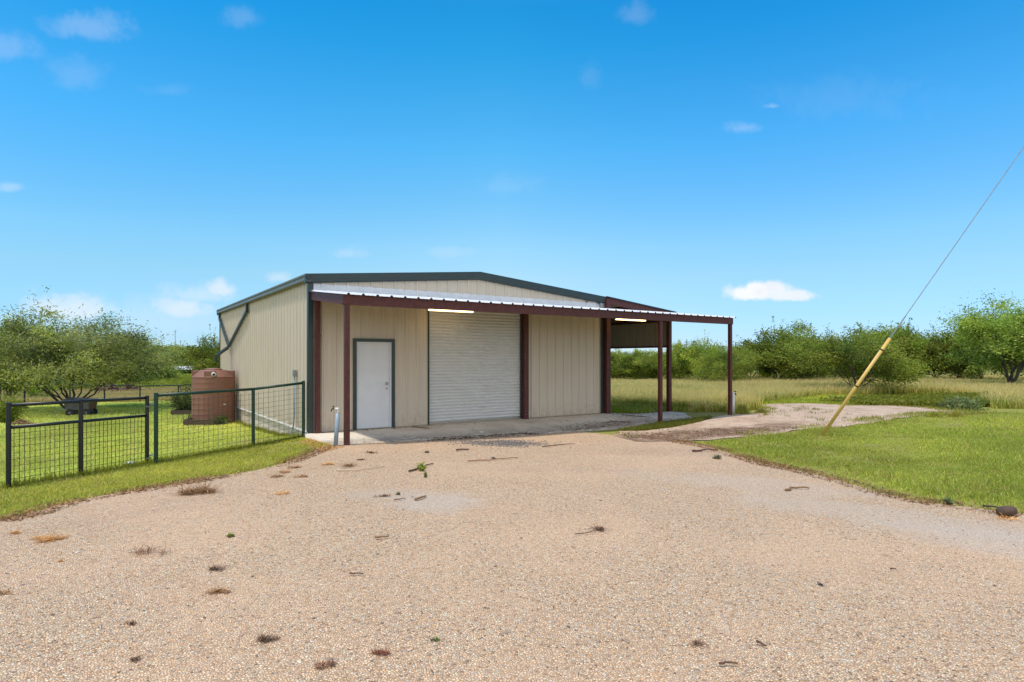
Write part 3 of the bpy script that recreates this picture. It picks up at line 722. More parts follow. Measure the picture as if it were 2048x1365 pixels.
def cart():
    p = at(163, 832); o = empty('dump_cart', tuple(p), 'old dark garden dump cart with a rusty end under the left tree', 'cart', rz=-YAW+.22)
    s = depth_of(p)/26.
    # tub: flared open box, long side towards the viewer
    a, b_, h0, h1 = .42, .34, .28, .74; fl = .13; t = .012
    def walls(inset):
        return ([(-a+inset, -b_+inset, h0+inset), (a-inset, -b_+inset, h0+inset), (a-inset, b_-inset, h0+inset), (-a+inset, b_-inset, h0+inset)],
                [(-a-fl+inset, -b_-fl+inset, h1), (a+fl*.4-inset, -b_-fl+inset, h1-.03), (a+fl*.4-inset, b_+fl-inset, h1-.03), (-a-fl+inset, b_+fl-inset, h1+.05)])
    lo, hi = walls(0); li, hii = walls(t); mb = MB()
    mb.add(lo+hi+li+hii, [(0,3,2,1),(0,1,5,4),(2,3,7,6),(3,0,4,7),(8,9,10,11),(8,12,13,9),(9,13,14,10),(10,14,15,11),(11,15,12,8),(4,5,13,12),(5,6,14,13),(6,7,15,14),(7,4,12,15)])
    tub = mb.build('tub', M['cart'], o)
    mb = MB(); mb.add([lo[1], lo[2], hi[2], hi[1], (lo[1][0]-.005, lo[1][1], lo[1][2]), (lo[2][0]-.005, lo[2][1], lo[2][2]), (hi[2][0]-.005, hi[2][1], hi[2][2]), (hi[1][0]-.005, hi[1][1], hi[1][2])],
        [(0,1,2,3),(7,6,5,4),(0,4,5,1),(1,5,6,2),(2,6,7,3),(3,7,4,0)]); mb.build('tailgate', M['rust'], tub)
    mb = MB(); mb.bar((-.5, 0, .24), (.42, 0, .24), .07, .06); mb.bar((-.3, -.3, .2), (-.3, .3, .2), .04, .04); mb.bar((.3, -.3, .2), (.3, .3, .2), .04, .04); mb.build('chassis', M['cart'], o)
    for x in (-.3, .32):
        for y in (-.32, .32):
            mb = MB(); mb.tube([(x, y-.045, .16), (x, y+.045, .16)], .165, 18); w = mb.build('wheel', M['black'], o)
            mb = MB(); mb.tube([(x, y-.05, .16), (x, y+.05, .16)], .06, 12); mb.build('rim', M['cart'], w)
    mb = MB(); mb.tube([(-.45, 0, .24), (-.85, 0, .3), (-1.1, 0, .06)], .018, 8); mb.build('drawbar', M['galv'], o)
cart()
def stick(pts, r, mat, name, label, cat='stick', group=None, side=0, seed=0):
    rr = random.Random(seed); P3 = [Vector(p) for p in pts]; o = P3[0].copy(); mb = MB()
    n = len(P3); Q = []
    for i in range(n-1):
        for k in range(4):
            t = k/4; p = P3[i].lerp(P3[i+1], t); Q.append(p-o+Vector((rr.uniform(-1, 1), rr.uniform(-1, 1), rr.uniform(0, 1)))*r*.9)
    Q.append(P3[-1]-o); m = len(Q); mb.tube(Q, [r*(1-.55*i/m) for i in range(m)], 6)
    for k in range(side):
        i = rr.randrange(1, m-1); a = rr.uniform(0, 2*PI); l = rr.uniform(.1, .28)
        e = Q[i]+Vector((math.cos(a)*l, math.sin(a)*l, rr.uniform(0, .07))); mb.tube([Q[i], (Q[i]+e)/2+Vector((0, 0, .012)), e], [r*.5, r*.35, r*.2], 5)
    ob = mb.build(name, M[mat], smooth=True); ob.location = o; return tag(ob, label, cat, group)
def gp(u, v, dz=.0):
    p = at(u, v); return (p[0], p[1], p[2]+.03+dz)
def sp(u, v, dz=.0):
    z = -.06
    for _ in range(6): p = at(u, v, z); z = float(slab_z(p[0], p[1]))
    return (p[0], p[1], z+dz)
G1 = 'sticks lying on the gravel'
stick([gp(674, 945, .0), gp(715, 945), gp(769, 937)], .011, 'twig_pale', 'stick', 'long pale curved strip of wood on the gravel near the canopy', group=G1, seed=1)
stick([gp(676, 944), gp(698, 939)], .01, 'twig_pale', 'stick', 'short pale splinter lying across the long pale strip', group=G1, seed=2)
stick([gp(819, 947), gp(866, 931)], .016, 'twig', 'stick', 'brown stick lying under the bright green weed', group=G1, seed=3)
stick([gp(936, 926), gp(980, 924), gp(1036, 919)], .012, 'twig_tan', 'stick', 'long thin brown stick in front of the roller door', group=G1, seed=4)
stick([gp(913, 905), gp(938, 902)], .02, 'twig', 'stick', 'short dark stick on gravel left of the dark asphalt stain', group=G1, seed=5)
stick([gp(1085, 897), gp(1120, 893), gp(1150, 891)], .012, 'twig', 'stick', 'thin twig on gravel right of the dark asphalt stain', group=G1, seed=6)
stick([gp(1385, 906), gp(1405, 904), gp(1436, 903.5)], .024, 'twig', 'stick', 'thick dark stick at the tip of the right lawn', group=G1, seed=7)
stick([gp(1574, 985), gp(1582, 980), gp(1618, 981)], .018, 'twig_tan', 'stick', 'bent reddish stick on pale gravel below the guy wire', group=G1, seed=8)
stick([gp(830, 1004), gp(852, 997)], .017, 'twig_tan', 'stick', 'short tan stick beside the whitish gravel patch', group=G1, seed=9)
stick([gp(788, 1006), gp(811, 1002)], .008, 'twig', 'stick', 'thin dark twig next to the whitish gravel patch', group=G1, seed=10)
stick([gp(751, 1083), gp(777, 1079)], .012, 'twig_tan', 'stick', 'short tan stick alone in the middle of the gravel', group=G1, seed=11)
stick([gp(700, 1155), gp(727, 1155.5)], .008, 'twig', 'stick', 'thin brown twig in the middle foreground gravel', group=G1, seed=12)
stick([gp(1514, 1294), gp(1533, 1302)], .009, 'twig', 'stick', 'small dark twig low in the foreground right of centre', group=G1, seed=13)
stick([gp(1441, 1339), gp(1455, 1336), gp(1475, 1338)], .008, 'twig', 'stick', 'broken twig at the bottom edge of the gravel', group=G1, seed=14)
stick([gp(1779, 1145), gp(1793, 1146)], .007, 'twig', 'stick', 'tiny dark twig on the gravel in the right foreground', group=G1, seed=15)
stick([gp(1150, 1075), gp(1180, 1071), gp(1190, 1066)], .006, 'twig', 'stick', 'thin twig touching the dark debris patch in mid gravel', group=G1, seed=16)
stick([sp(824, 855.5, .014), sp(859, 858, .014)], .013, 'twig', 'stick', 'straight brown stick on the concrete left of the roller door', group='sticks on the concrete apron', seed=17)
stick([sp(1243, 832, .03), sp(1270, 834, .02), sp(1300, 836, .02)], .014, 'twig', 'branch', 'forked dead branch on the concrete under the lean-to', 'branch', 'sticks on the concrete apron', side=6, seed=18)
stick([sp(1215, 846, .015), sp(1262, 845, .015)], .012, 'twig', 'branch', 'dead twiggy branch in litter by the middle canopy post', 'branch', 'sticks on the concrete apron', side=5, seed=19)
def lump(name, p, r, mat, label, cat, sq=.6, seed=0, n=2):
    import bmesh
    bm = bmesh.new(); bmesh.ops.create_icosphere(bm, subdivisions=n, radius=r); rr = random.Random(seed); ph = [rr.uniform(0, 6) for _ in range(6)]
    for v in bm.verts:
        c = v.co/r; k = 1+.16*math.sin(3*c.x+ph[0])*math.sin(4*c.y+ph[1])+.1*math.sin(7*c.z+ph[2]+5*c.x)+rr.uniform(-.05, .05)
        v.co *= k; v.co.z *= sq
    me = bpy.data.meshes.new(name); bm.to_mesh(me); bm.free(); me.materials.append(M[mat])
    o = bpy.data.objects.new(name, me); COL.objects.link(o); o.location = (p[0], p[1], p[2]+r*sq*.75); return tag(o, label, cat)
p = gp(2000, 1037); q = gp(2026, 1035)
lg = MB(); a = Vector(p)+Vector((0, 0, .045)); b = Vector(q)+Vector((0, 0, .045)); 
lg.tube([(0, 0, 0), (b-a)*.33, (b-a)*.66, b-a], [.052, .06, .058, .05], 12); o = lg.build('log', M['stone'], smooth=True); o.location = a; tag(o, 'short brown log end on the gravel at the right edge of the drive', 'log')
stick([gp(1966, 1019, .005), gp(1990, 1021, .005), gp(2022, 1025, .005)], .012, 'black', 'strip', 'black rubber strip on the gravel just above the log', 'strip', seed=20)
lump('plastic_bag', gp(262, 931, -.03), .085, 'bag', 'crumpled white plastic bag on the grass under the gate', 'bag', .5, 3)
bg = bpy.data.objects['plastic_bag']; bg.scale = (1.5, .8, 1); bg.rotation_euler.z = .7
lump('stone', gp(854, 907, -.03), .05, 'stone', 'brown stone on gravel left of the asphalt stain', 'stone', .55, 5)
lump('stone', gp(987, 919, -.03), .042, 'stone', 'brown stone on gravel below the asphalt stain', 'stone', .55, 6)
lump('paper_scrap', sp(963, 866, 0), .05, 'bag', 'white scrap on the concrete edge before the roller door', 'scrap', .4, 7)
lump('paper_scrap', gp(154, 1107, -.03), .022, 'bag', 'small white scrap on the left foreground gravel', 'scrap', .4, 8)
lump('paper_scrap', gp(1042, 868, -.03), .04, 'bag', 'white scrap on gravel right of the roller door', 'scrap', .4, 9)
# raised beds by the tank
def bed(u, v, w, d, h, label, seed):
    p = at(u, v); o = empty('garden_bed', tuple(p), label, 'garden bed', 'raised beds beside the tank', rz=-YAW+.1)
    for k, (x0, x1, y0, y1) in enumerate(((-w/2, w/2, 0, .05), (-w/2, w/2, d-.05, d), (-w/2, -w/2+.05, .05, d-.05), (w/2-.05, w/2, .05, d-.05))):
        mb = MB(); mb.box(x0, x1, y0, y1, -.15, h+.01*(k % 3)); mb.build('board', M['wood'], o, bevel=.008)
    mb = MB(); mb.box(-w/2+.05, w/2-.05, .05, d-.05, -.15, h-.05); mb.build('soil', M['stone'], o); return o
bed(402, 852, 1.1, .9, .2, 'low brown timber bed with leafy plants in front of the tank', 1)
bed(372, 831, 1.25, .9, .2, 'grey timber bed behind the leafy one, left of the tank', 2)
# far masts and poles
def mast(u, D, vtop, r, label, kind='radio_mast'):
    p = atD(u, D); H = CH+(V0-vtop)/F*D-p[2]; o = empty(kind, tuple(p), label, 'mast' if kind == 'radio_mast' else 'pole')
    mb = MB(); mb.tube([(0, 0, 0), (0, 0, H)], [r, r*.7], 6); mb.build('shaft', M['galv'], o)
    mb = MB(); mb.bar((-r*4, 0, H*.93), (r*4, 0, H*.93), r*1.2, r*1.2); mb.bar((0, -r*4, H*.88), (0, r*4, H*.88), r*1.2, r*1.2); mb.build('antenna', M['galv'], o)
mast(350.5, 330, 660, .17, 'thin grey radio mast above the far wooded hill')
mast(361, 340, 681, .16, 'shorter mast just right of the tall radio mast')
mast(1373.5, 60, 679, .07, 'dark pole rising from trees beside the lean-to post', 'pole')
mast(1232, 120, 693, .1, 'thin pole under the hanging panel behind the trees', 'pole')

# ------------------------------------------------------------------ vegetation
def leaf_quads(C, l, w, rng, droop=.2):
    n = len(C); a = rng.uniform(0, 2*PI, n); e = rng.normal(-droop, .6, n)
    d = np.stack([np.cos(a)*np.cos(e), np.sin(a)*np.cos(e), np.sin(e)], -1)
    r = rng.normal(size=(n, 3)); s = np.cross(d, r); s /= np.linalg.norm(s, axis=1, keepdims=True)+1e-9
    L_ = l*rng.uniform(.6, 1.4, (n, 1)); W_ = w*rng.uniform(.6, 1.4, (n, 1))
    V = np.stack([C-d*L_/2, C+s*W_/2, C+d*L_/2, C-s*W_/2], 1).reshape(-1, 3)
    return V, np.arange(4*n).reshape(-1, 4)
def grow(seed, H, R, nst=5, ntar=170, low=.12, spread=.6, lobes=9, flat=1., rise=.85):
    """skeleton that reaches for points in a lobed crown; returns nodes, parents, targets"""
    rng = np.random.default_rng(seed); T = []
    LB = []
    for k in range(lobes):
        a = 2*PI*k/lobes+rng.uniform(-.4, .4); rr = R*rng.uniform(.3, .75)
        zc = H*rng.uniform(.36, .78)-H*.16*(rr/R); LB.append((math.cos(a)*rr, math.sin(a)*rr, zc, R*rng.uniform(.28, .48), H*rng.uniform(.15, .27)))
    LB.append((0, 0, H*.68, R*.5, H*.28))
    while len(T) < ntar:
        c = LB[rng.integers(len(LB))]; q = rng.normal(size=3); q /= np.linalg.norm(q); q *= rng.uniform(.25, 1.05)**.55
        p = np.array([c[0]+q[0]*c[3], c[1]+q[1]*c[3], c[2]+q[2]*c[4]*flat])
        if p[2] > H*low and p[2] < H*1.02: T.append(p)
    T = np.array(T)
    nodes = [np.zeros(3)]; par = [-1]
    for k in range(nst):
        a = 2*PI*k/nst+rng.uniform(-.5, .5); rr = R*spread*rng.uniform(.5, 1.1); zt = H*rng.uniform(.4, .62); pv = 0; n = 9
        b0 = np.array([math.cos(a), math.sin(a), 0])*rng.uniform(.05, .3)
        for i in range(1, n+1):
            t = i/n; p = b0*min(1, t*3)+np.array([math.cos(a)*rr*t**1.25, math.sin(a)*rr*t**1.25, zt*t**rise])+rng.normal(size=3)*.035*H/4
            nodes.append(p); par.append(pv); pv = len(nodes)-1
    for p in T[np.argsort(np.linalg.norm(T-np.array([0, 0, H*.3]), axis=1))]:
        A = np.array(nodes); d = np.linalg.norm(A-p, axis=1)+np.maximum(0, A[:, 2]-p[2])*.8+(A[:, 2] < H*.12)*2
        j = int(d.argmin()); q0 = nodes[j]; dist = np.linalg.norm(p-q0); n = max(2, int(dist/.4)); pv = j
        for i in range(1, n+1):
            t = i/n; q = q0+(p-q0)*t+np.array([0, 0, .12*dist*math.sin(PI*t)])+rng.normal(size=3)*.05*(t < 1)
            nodes.append(q); par.append(pv); pv = len(nodes)-1
    return np.array(nodes), np.array(par), T
def limb_mesh(nodes, par, rmin, rmax):
    n = len(nodes); cnt = np.zeros(n); ch = np.bincount(par[1:], minlength=n)
    cnt[ch == 0] = 1
    for i in range(n-1, 0, -1): cnt[par[i]] += cnt[i]
    r = np.minimum(rmin*np.power(cnt, .5), rmax); k = 6; idx = np.arange(1, n); a = nodes[par[idx]]; b = nodes[idx]
    rb = r[idx]; ra = np.minimum(r[par[idx]], rb*1.35); d = b-a; ln = np.linalg.norm(d, axis=1, keepdims=True)+1e-9; d = d/ln
    ref = np.where(np.abs(d[:, 2:3]) > .9, np.array([[1., 0, 0]]), np.array([[0, 0, 1.]])); u = np.cross(d, ref); u /= np.linalg.norm(u, axis=1, keepdims=True); v = np.cross(d, u)
    ang = 2*PI*np.arange(k)/k; ring = u[:, None]*np.cos(ang)[None, :, None]+v[:, None]*np.sin(ang)[None, :, None]
    V = np.concatenate([a[:, None]-d[:, None]*.2*ra[:, None, None]+ring*ra[:, None, None], b[:, None]+ring*rb[:, None, None]], 1).reshape(-1, 3)
    m = len(idx); base = np.arange(m)[:, None]*2*k; q = np.arange(k)[None]; q2 = (q+1) % k
    Fq = np.stack([base+q, base+q2, base+k+q2, base+k+q], -1).reshape(-1, 4); return V, Fq
GREEN = np.array([(.215, .295, .048), (.275, .355, .056), (.345, .405, .068), (.105, .16, .034), (.37, .4, .08)])
def make_tree(name, seed, H, R, label, nst=5, ntar=170, per=120, leaf=(.12, .04), clump=.36, low=.12, spread=.6, lobes=9, rmax=.13, pal=GREEN, cat='tree', group=None, bright=1., rise=.85):
    rng = np.random.default_rng(seed+500); nodes, par, T = grow(seed, H, R, nst, ntar, low, spread, lobes, rise=rise)
    o = empty(name, (0, 0, 0), label, cat, group)
    V, Fq = limb_mesh(nodes, par, .0085*H/4, rmax); np_obj('trunk', V, Fq, M['bark'], parent=o, smooth=True)
    C = []; K = []
    for i, t in enumerate(T):
        n = int(per*rng.uniform(.45, 1.5)); g = clump*rng.uniform(.6, 1.3)
        c = t+rng.normal(size=(n, 3))*np.array([g, g, g*.62]); C.append(c); base = pal[rng.integers(len(pal))]*rng.uniform(.6, 1.4)
        K.append(base[None]*rng.uniform(.7, 1.35, (n, 1))*np.array([[1, 1, 1]])+rng.normal(size=(n, 3))*.006)
    # sprigs that break the outline
    ns = ntar//3
    for i in range(ns):
        t = T[rng.integers(len(T))]; dr = t-np.array([0, 0, H*.4]); dr /= np.linalg.norm(dr)+1e-9; dr[2] = abs(dr[2])+.3; n = 26; s = rng.uniform(0, 1, (n, 1))
        C.append(t+dr*s*clump*rng.uniform(1.2, 3.)+rng.normal(size=(n, 3))*.07*clump/.36); K.append(pal[rng.integers(len(pal))][None]*rng.uniform(.8, 1.4, (n, 1)))
    C = np.vstack(C); K = np.clip(np.vstack(K)*bright, .004, 1); keep = C[:, 2] > .12; C, K = C[keep], K[keep]
    V, Fq = leaf_quads(C, *leaf, rng); np_obj('crown', V, Fq, M['leaf'], np.repeat(K, 4, 0), parent=o); return o
def copy_tree(src, loc, rz, sc, label, group=None):
    c = src.copy(); COL.objects.link(c); c.location = loc; c.rotation_euler = (0, 0, rz); c.scale = sc; c['label'] = label
    if group: c['group'] = group
    for ch in src.children:
        k = ch.copy(); COL.objects.link(k); k.parent = c
    return c
def place(o, u, v, H0, vtop, R0, wpx, rz, D=None):
    p = at(u, v) if D is None else atD(u, D); d = depth_of(p); h = CH+(V0-vtop)/F*d-p[2]; r = wpx/2*d/F
    o.location = tuple(p); o.rotation_euler.z = rz; o.scale = (r/R0, r/R0, h/H0); return o
# the old mesquite on the left lawn
DARKG = np.array([(.155, .195, .062), (.2, .24, .074), (.27, .3, .095), (.1, .13, .048), (.34, .345, .15)])
mq = make_tree('mesquite_tree', 21, 4.3, 3.9, 'wide many stemmed mesquite tree on the left lawn behind the dump cart', nst=11, ntar=320, per=230, leaf=(.14, .036), clump=.36, low=.31, spread=.72, rise=1.1, lobes=14, rmax=.2, pal=DARKG)
place(mq, 143, 822, 4.3, 616, 3.9, 385, .6)
# prototypes of the brush on the right
SH = [make_tree('brush_tree', 31+k, 4., 2.6, '', nst=6, ntar=170, per=125, leaf=(.16, .065), clump=.3, low=.06+.03*(k % 2), spread=.55, lobes=9, rmax=.09) for k in range(4)]
TB = make_tree('brush_tree', 61, 4., 3., '', nst=7, ntar=210, per=135, leaf=(.14, .05), clump=.36, low=.13, spread=.75, lobes=11, rmax=.11)
TT = make_tree('brush_tree', 71, 6.2, 3., '', nst=6, ntar=240, per=125, leaf=(.16, .06), clump=.42, low=.13, spread=.6, lobes=11, rmax=.12, pal=GREEN*np.array([.84, .92, 1.1]))
used = set()
GR = 'brush trees at the edge of the right field'
def shrub(proto, u, v, vtop, wpx, rz, label, D=None, group=GR):
    H0, R0 = (6.2, 3.) if proto is TT else ((4., 3.) if proto is TB else (4., 2.6))
    if proto.name not in used: used.add(proto.name); o = proto; o['label'] = label; o['group'] = group
    else: o = copy_tree(proto, (0, 0, 0), 0, (1, 1, 1), label, group)
    return place(o, u, v, H0, vtop, R0, wpx, rz, D)
shrub(TB, 1712, 787, 649, 225, 1.2, 'broad low tree with dark forked stems behind the yellow guy guard')
shrub(TT, 2022, 778, 583, 215, .3, 'tallest bushy tree at the right edge with several bare stems')
shrub(SH[0], 1556, 771, 649, 160, .4, 'bright green bushy tree just right of the farthest canopy post')
shrub(SH[1], 1604, 768, 640, 104, 2.1, 'upright green tree left of the broad low tree')
shrub(SH[2], 1654, 766, 674, 112, 3.3, 'rounded tree behind the left side of the broad low tree')
shrub(SH[3], 1782, 766, 634, 128, .9, 'leafy tree with thin top behind the upper end of the yellow guard')
shrub(SH[0], 1722, 764, 668, 120, 2.9, 'tree crown showing above the middle of the broad low tree')
shrub(SH[1], 1838, 764, 665, 105, 4.1, 'dark green tree right of the yellow guard top')
TBc = shrub(TB, 1872, 763, 664, 130, 3.9, 'low spreading tree with a dark trunk behind the tan grass')
shrub(SH[2], 1916, 766, 648, 112, 1.6, 'green tree left of the tallest bushy tree')
shrub(SH[3], 1962, 767, 620, 110, 5.0, 'tree leaning against the left flank of the tallest tree')
shrub(SH[1], 2070, 770, 610, 150, .5, 'tree cut off by the right edge of the view')
shrub(SH[3], 1500, 766, 680, 100, 2.4, 'low bush just right of the farthest canopy post', )
shrub(TB, 1452, 773, 686, 120, 5.2, 'spreading bush behind the farthest canopy post')
shrub(SH[0], 1408, 768, 672, 95, 1.0, 'bushy tree midway between the two right canopy posts')
shrub(SH[2], 1362, 767, 683, 95, 4.6, 'bush directly right of the lean-to post')
shrub(SH[3], 1318, 766, 694, 95, .2, 'bush seen between middle canopy post and lean-to post')
shrub(SH[1], 1282, 766, 700, 85, 3.0, 'bush under the hanging panel left of the middle canopy post')
shrub(SH[0], 1246, 765, 697, 85, 5.6, 'rounded pale green bush in the lean-to opening')
shrub(SH[2], 1214, 765, 701, 85, 1.9, 'bush beside the red corner column in the lean-to opening')
G2 = 'trees in the second row behind the brush'
for k, (u, vt, w, rz) in enumerate(((1236, 702, 100, .7), (1300, 700, 110, 2.), (1385, 692, 110, 3.6), (1440, 696, 100, 4.4), (1530, 684, 120, .1), (1640, 680, 120, 5.3), (1755, 668, 130, 1.1), (1880, 672, 120, 2.7), (1990, 650, 130, 4.0))):
    shrub(SH[k % 4], u, 760, vt, w, rz, 'second row tree behind '+('the rounded pale bush', 'the middle canopy post', 'the bush by the lean-to post', 'the farthest canopy post', 'the bright bushy tree', 'the upright green tree', 'the top of the yellow guard', 'the green tree at far right', 'the tallest right tree')[k], D=66+3*(k % 3), group=G2)
shrub(SH[2], 1274, 766, 696, 26, .3, 'small dark round topped tree on the skyline under the panel', D=95, group=G2)
# left background trees
shrub(SH[1], 20, 800, 632, 150, 2.2, 'tree at the left edge behind the pipe fence', D=42, group='trees behind the left fence')
shrub(SH[0], 424, 760, 664, 95, 1.4, 'light green tree behind the water tank at the barn corner', D=62, group='trees behind the left fence')
shrub(TB, 95, 785, 690, 150, 1.0, 'low tree behind the pipe fence left of the mesquite', D=58, group='trees behind the left fence')
shrub(SH[3], 250, 770, 700, 120, 3.0, 'bush beyond the pipe fence behind the mesquite', D=75, group='trees behind the left fence')
for u, vt, w, rz, D, lb in ((45, 705, 130, .4, 74, 'low dark tree far behind the left end of the pipe fence'), (172, 706, 140, 1.9, 76, 'low bush far behind the middle of the mesquite'), (318, 708, 90, 4.4, 84, 'low bush far behind the right flank of the mesquite')):
    shrub(SH[int(u) % 4], u, 770, vt, w, rz, lb, D=D, group='trees behind the left fence')
# bushes near the barn and by the track
def bush(name, seed, u, v, wpx, vtop, label, leaf=(.1, .035), n=2600, pal=GREEN, cat='bush', dense=.5, group=None):
    rng = np.random.default_rng(seed); p = at(u, v); d = depth_of(p); r = wpx/2*d/F; h = CH+(V0-vtop)/F*d-p[2]
    nst = 26; V_, F_, K_ = [], [], []
    o = empty(name, tuple(p), label, cat, group); mb = MB(); C = []; K = []
    for i in range(nst):
        a = rng.uniform(0, 2*PI); rr = r*rng.uniform(.1, 1); zt = h*rng.uniform(.45, 1.)*(1-.45*(rr/r)**2); e = np.array([math.cos(a)*rr, math.sin(a)*rr, zt])
        mb.tube([(e[0]*.1, e[1]*.1, -.02), tuple(e*np.array([.45, .45, .55])), tuple(e)], [.012, .008, .004], 5)
        m = n//nst; t = rng.uniform(.15, 1.05, (m, 1)); c = e*t*np.array([1, 1, 1])+rng.normal(size=(m, 3))*np.array([.17, .17, .13])*r*1.2; C.append(c)
        K.append(pal[rng.integers(len(pal))]*rng.uniform(.7, 1.3)*rng.uniform(.7, 1.3, (m, 1)))
    mb.build('stems', M['bark'], o); C = np.vstack(C); K = np.vstack(K); C[:, 2] = np.abs(C[:, 2])+.01
    V, Fq = leaf_quads(C, *leaf, rng); np_obj('foliage', V, Fq, M['leaf'], np.repeat(np.clip(K, .004, 1), 4, 0), parent=o); return o
OLIVE = np.array([(.11, .16, .04), (.16, .2, .055), (.08, .12, .035)]); LIME = np.array([(.3, .38, .05), (.36, .43, .06), (.22, .31, .04)]); SAGE = np.array([(.2, .24, .11), (.26, .29, .14), (.14, .19, .07)])
CLUMPS = []
bush('shrub', 1, 374, 829, 62, 764, 'dense dark green shrub in the grey timber bed', (.09, .03), 4200, OLIVE)
bush('leafy_plants', 2, 408, 848, 62, 826, 'low leafy plants filling the timber bed before the tank', (.08, .04), 2200, OLIVE, 'plant')
bush('leafy_plants', 3, 440, 850, 40, 833, 'small dark plants at the foot of the water tank', (.07, .03), 1200, OLIVE, 'plant')
bush('weed_bush', 4, 10, 848, 64, 792, 'bright green weedy bush behind the left end of the gate', (.1, .04), 3000, LIME, 'bush')
CLUMPS.append((1484, 829, 44, 0.42, 'tall weedy grass clump at the foot of the farthest canopy post'))
CLUMPS.append((1524, 827, 44, 0.20, 'low grass clump on the sandy track right of the canopy'))
CLUMPS.append((1868, 835, 44, 0.22, 'low grass clump at the left end of the track edge weeds'))
CLUMPS.append((1912, 836, 40, 0.26, 'green grass clump where the sandy track meets the lawn'))
bush('weed_bush', 9, 1922, 820, 84, 801, 'grey green broad leaved weeds beyond the track at right', (.1, .05), 2200, SAGE*1.35, 'weed')
bush('weed', 10, 843, 944, 19, 925, 'bright green weed sprouting from the gravel before the roller door', (.04, .012), 300, LIME*.95, 'weed')
bush('weed', 11, 797, 992, 12, 985, 'tiny dark green weed by the whitish gravel patch', (.022, .008), 80, OLIVE*1.5, 'weed')
bush('weed', 12, 871, 1285, 22, 1277, 'small grey green weed in the centre foreground', (.02, .006), 70, SAGE*1.5, 'weed')
bush('weed', 13, 461, 1076, 24, 1070, 'flat green weed in the left part of the gravel', (.022, .008), 130, LIME*.6, 'weed')
bush('weed', 14, 1434, 920, 20, 908, 'pale weed on gravel next to the thick dark stick', (.035, .01), 140, SAGE*1.3, 'weed')
bush('weed', 15, 1896, 1011, 22, 996, 'wispy weed on the gravel edge at right', (.04, .01), 260, SAGE, 'weed')
bush('weed', 16, 851, 957, 8, 943, 'single yellow sprout on gravel below the bright weed', (.03, .01), 80, LIME, 'weed')
# heaps of dead wood
def heap(seed, u, v, wpx, vtop, label, n, r=.02, D=None, mat='twig'):
    rng = random.Random(seed); p = at(u, v) if D is None else atD(u, D); d = depth_of(p); R = wpx/2*d/F; H = CH+(V0-vtop)/F*d-p[2]; mb = MB()
    for i in range(n):
        a = rng.uniform(0, 2*PI); q = rng.uniform(0, 1)**.5; x, y = math.cos(a)*R*q, math.sin(a)*R*q*.7; z = H*(1-q)*rng.uniform(.2, 1)
        l = R*rng.uniform(.3, .8); b = rng.uniform(0, 2*PI); e = rng.uniform(-.25, .45); dx, dy, dz = math.cos(b)*l, math.sin(b)*l, math.sin(e)*l*.6
        mb.tube([(x-dx/2, y-dy/2, max(.01, z-dz/2)), (x+.1*R*rng.uniform(-1, 1)*.3, y, z+.02), (x+dx/2, y+dy/2, max(.01, z+dz/2))], [r*rng.uniform(.6, 1.4), r, r*.4], 5)
    o = mb.build('brush_pile', M[mat]); o.location = tuple(p); return tag(o, label, 'brush pile')
heap(1, 212, 775, 62, 751, 'reddish brown pile of dead branches beyond the pipe fence', 260, .05, D=55, mat='twig_red')
heap(2, 262, 775, 46, 757, 'dark pile of dead branches right of the larger pile', 150, .05, D=56, mat='twig_red')
heap(3, 42, 851, 46, 836, 'heap of dry brown stalks behind the left end of the gate', 110, .014, mat='twig_tan')
heap(4, 42, 822, 30, 806, 'dark heap of brush behind the dry stalks near the gate', 80, .02)
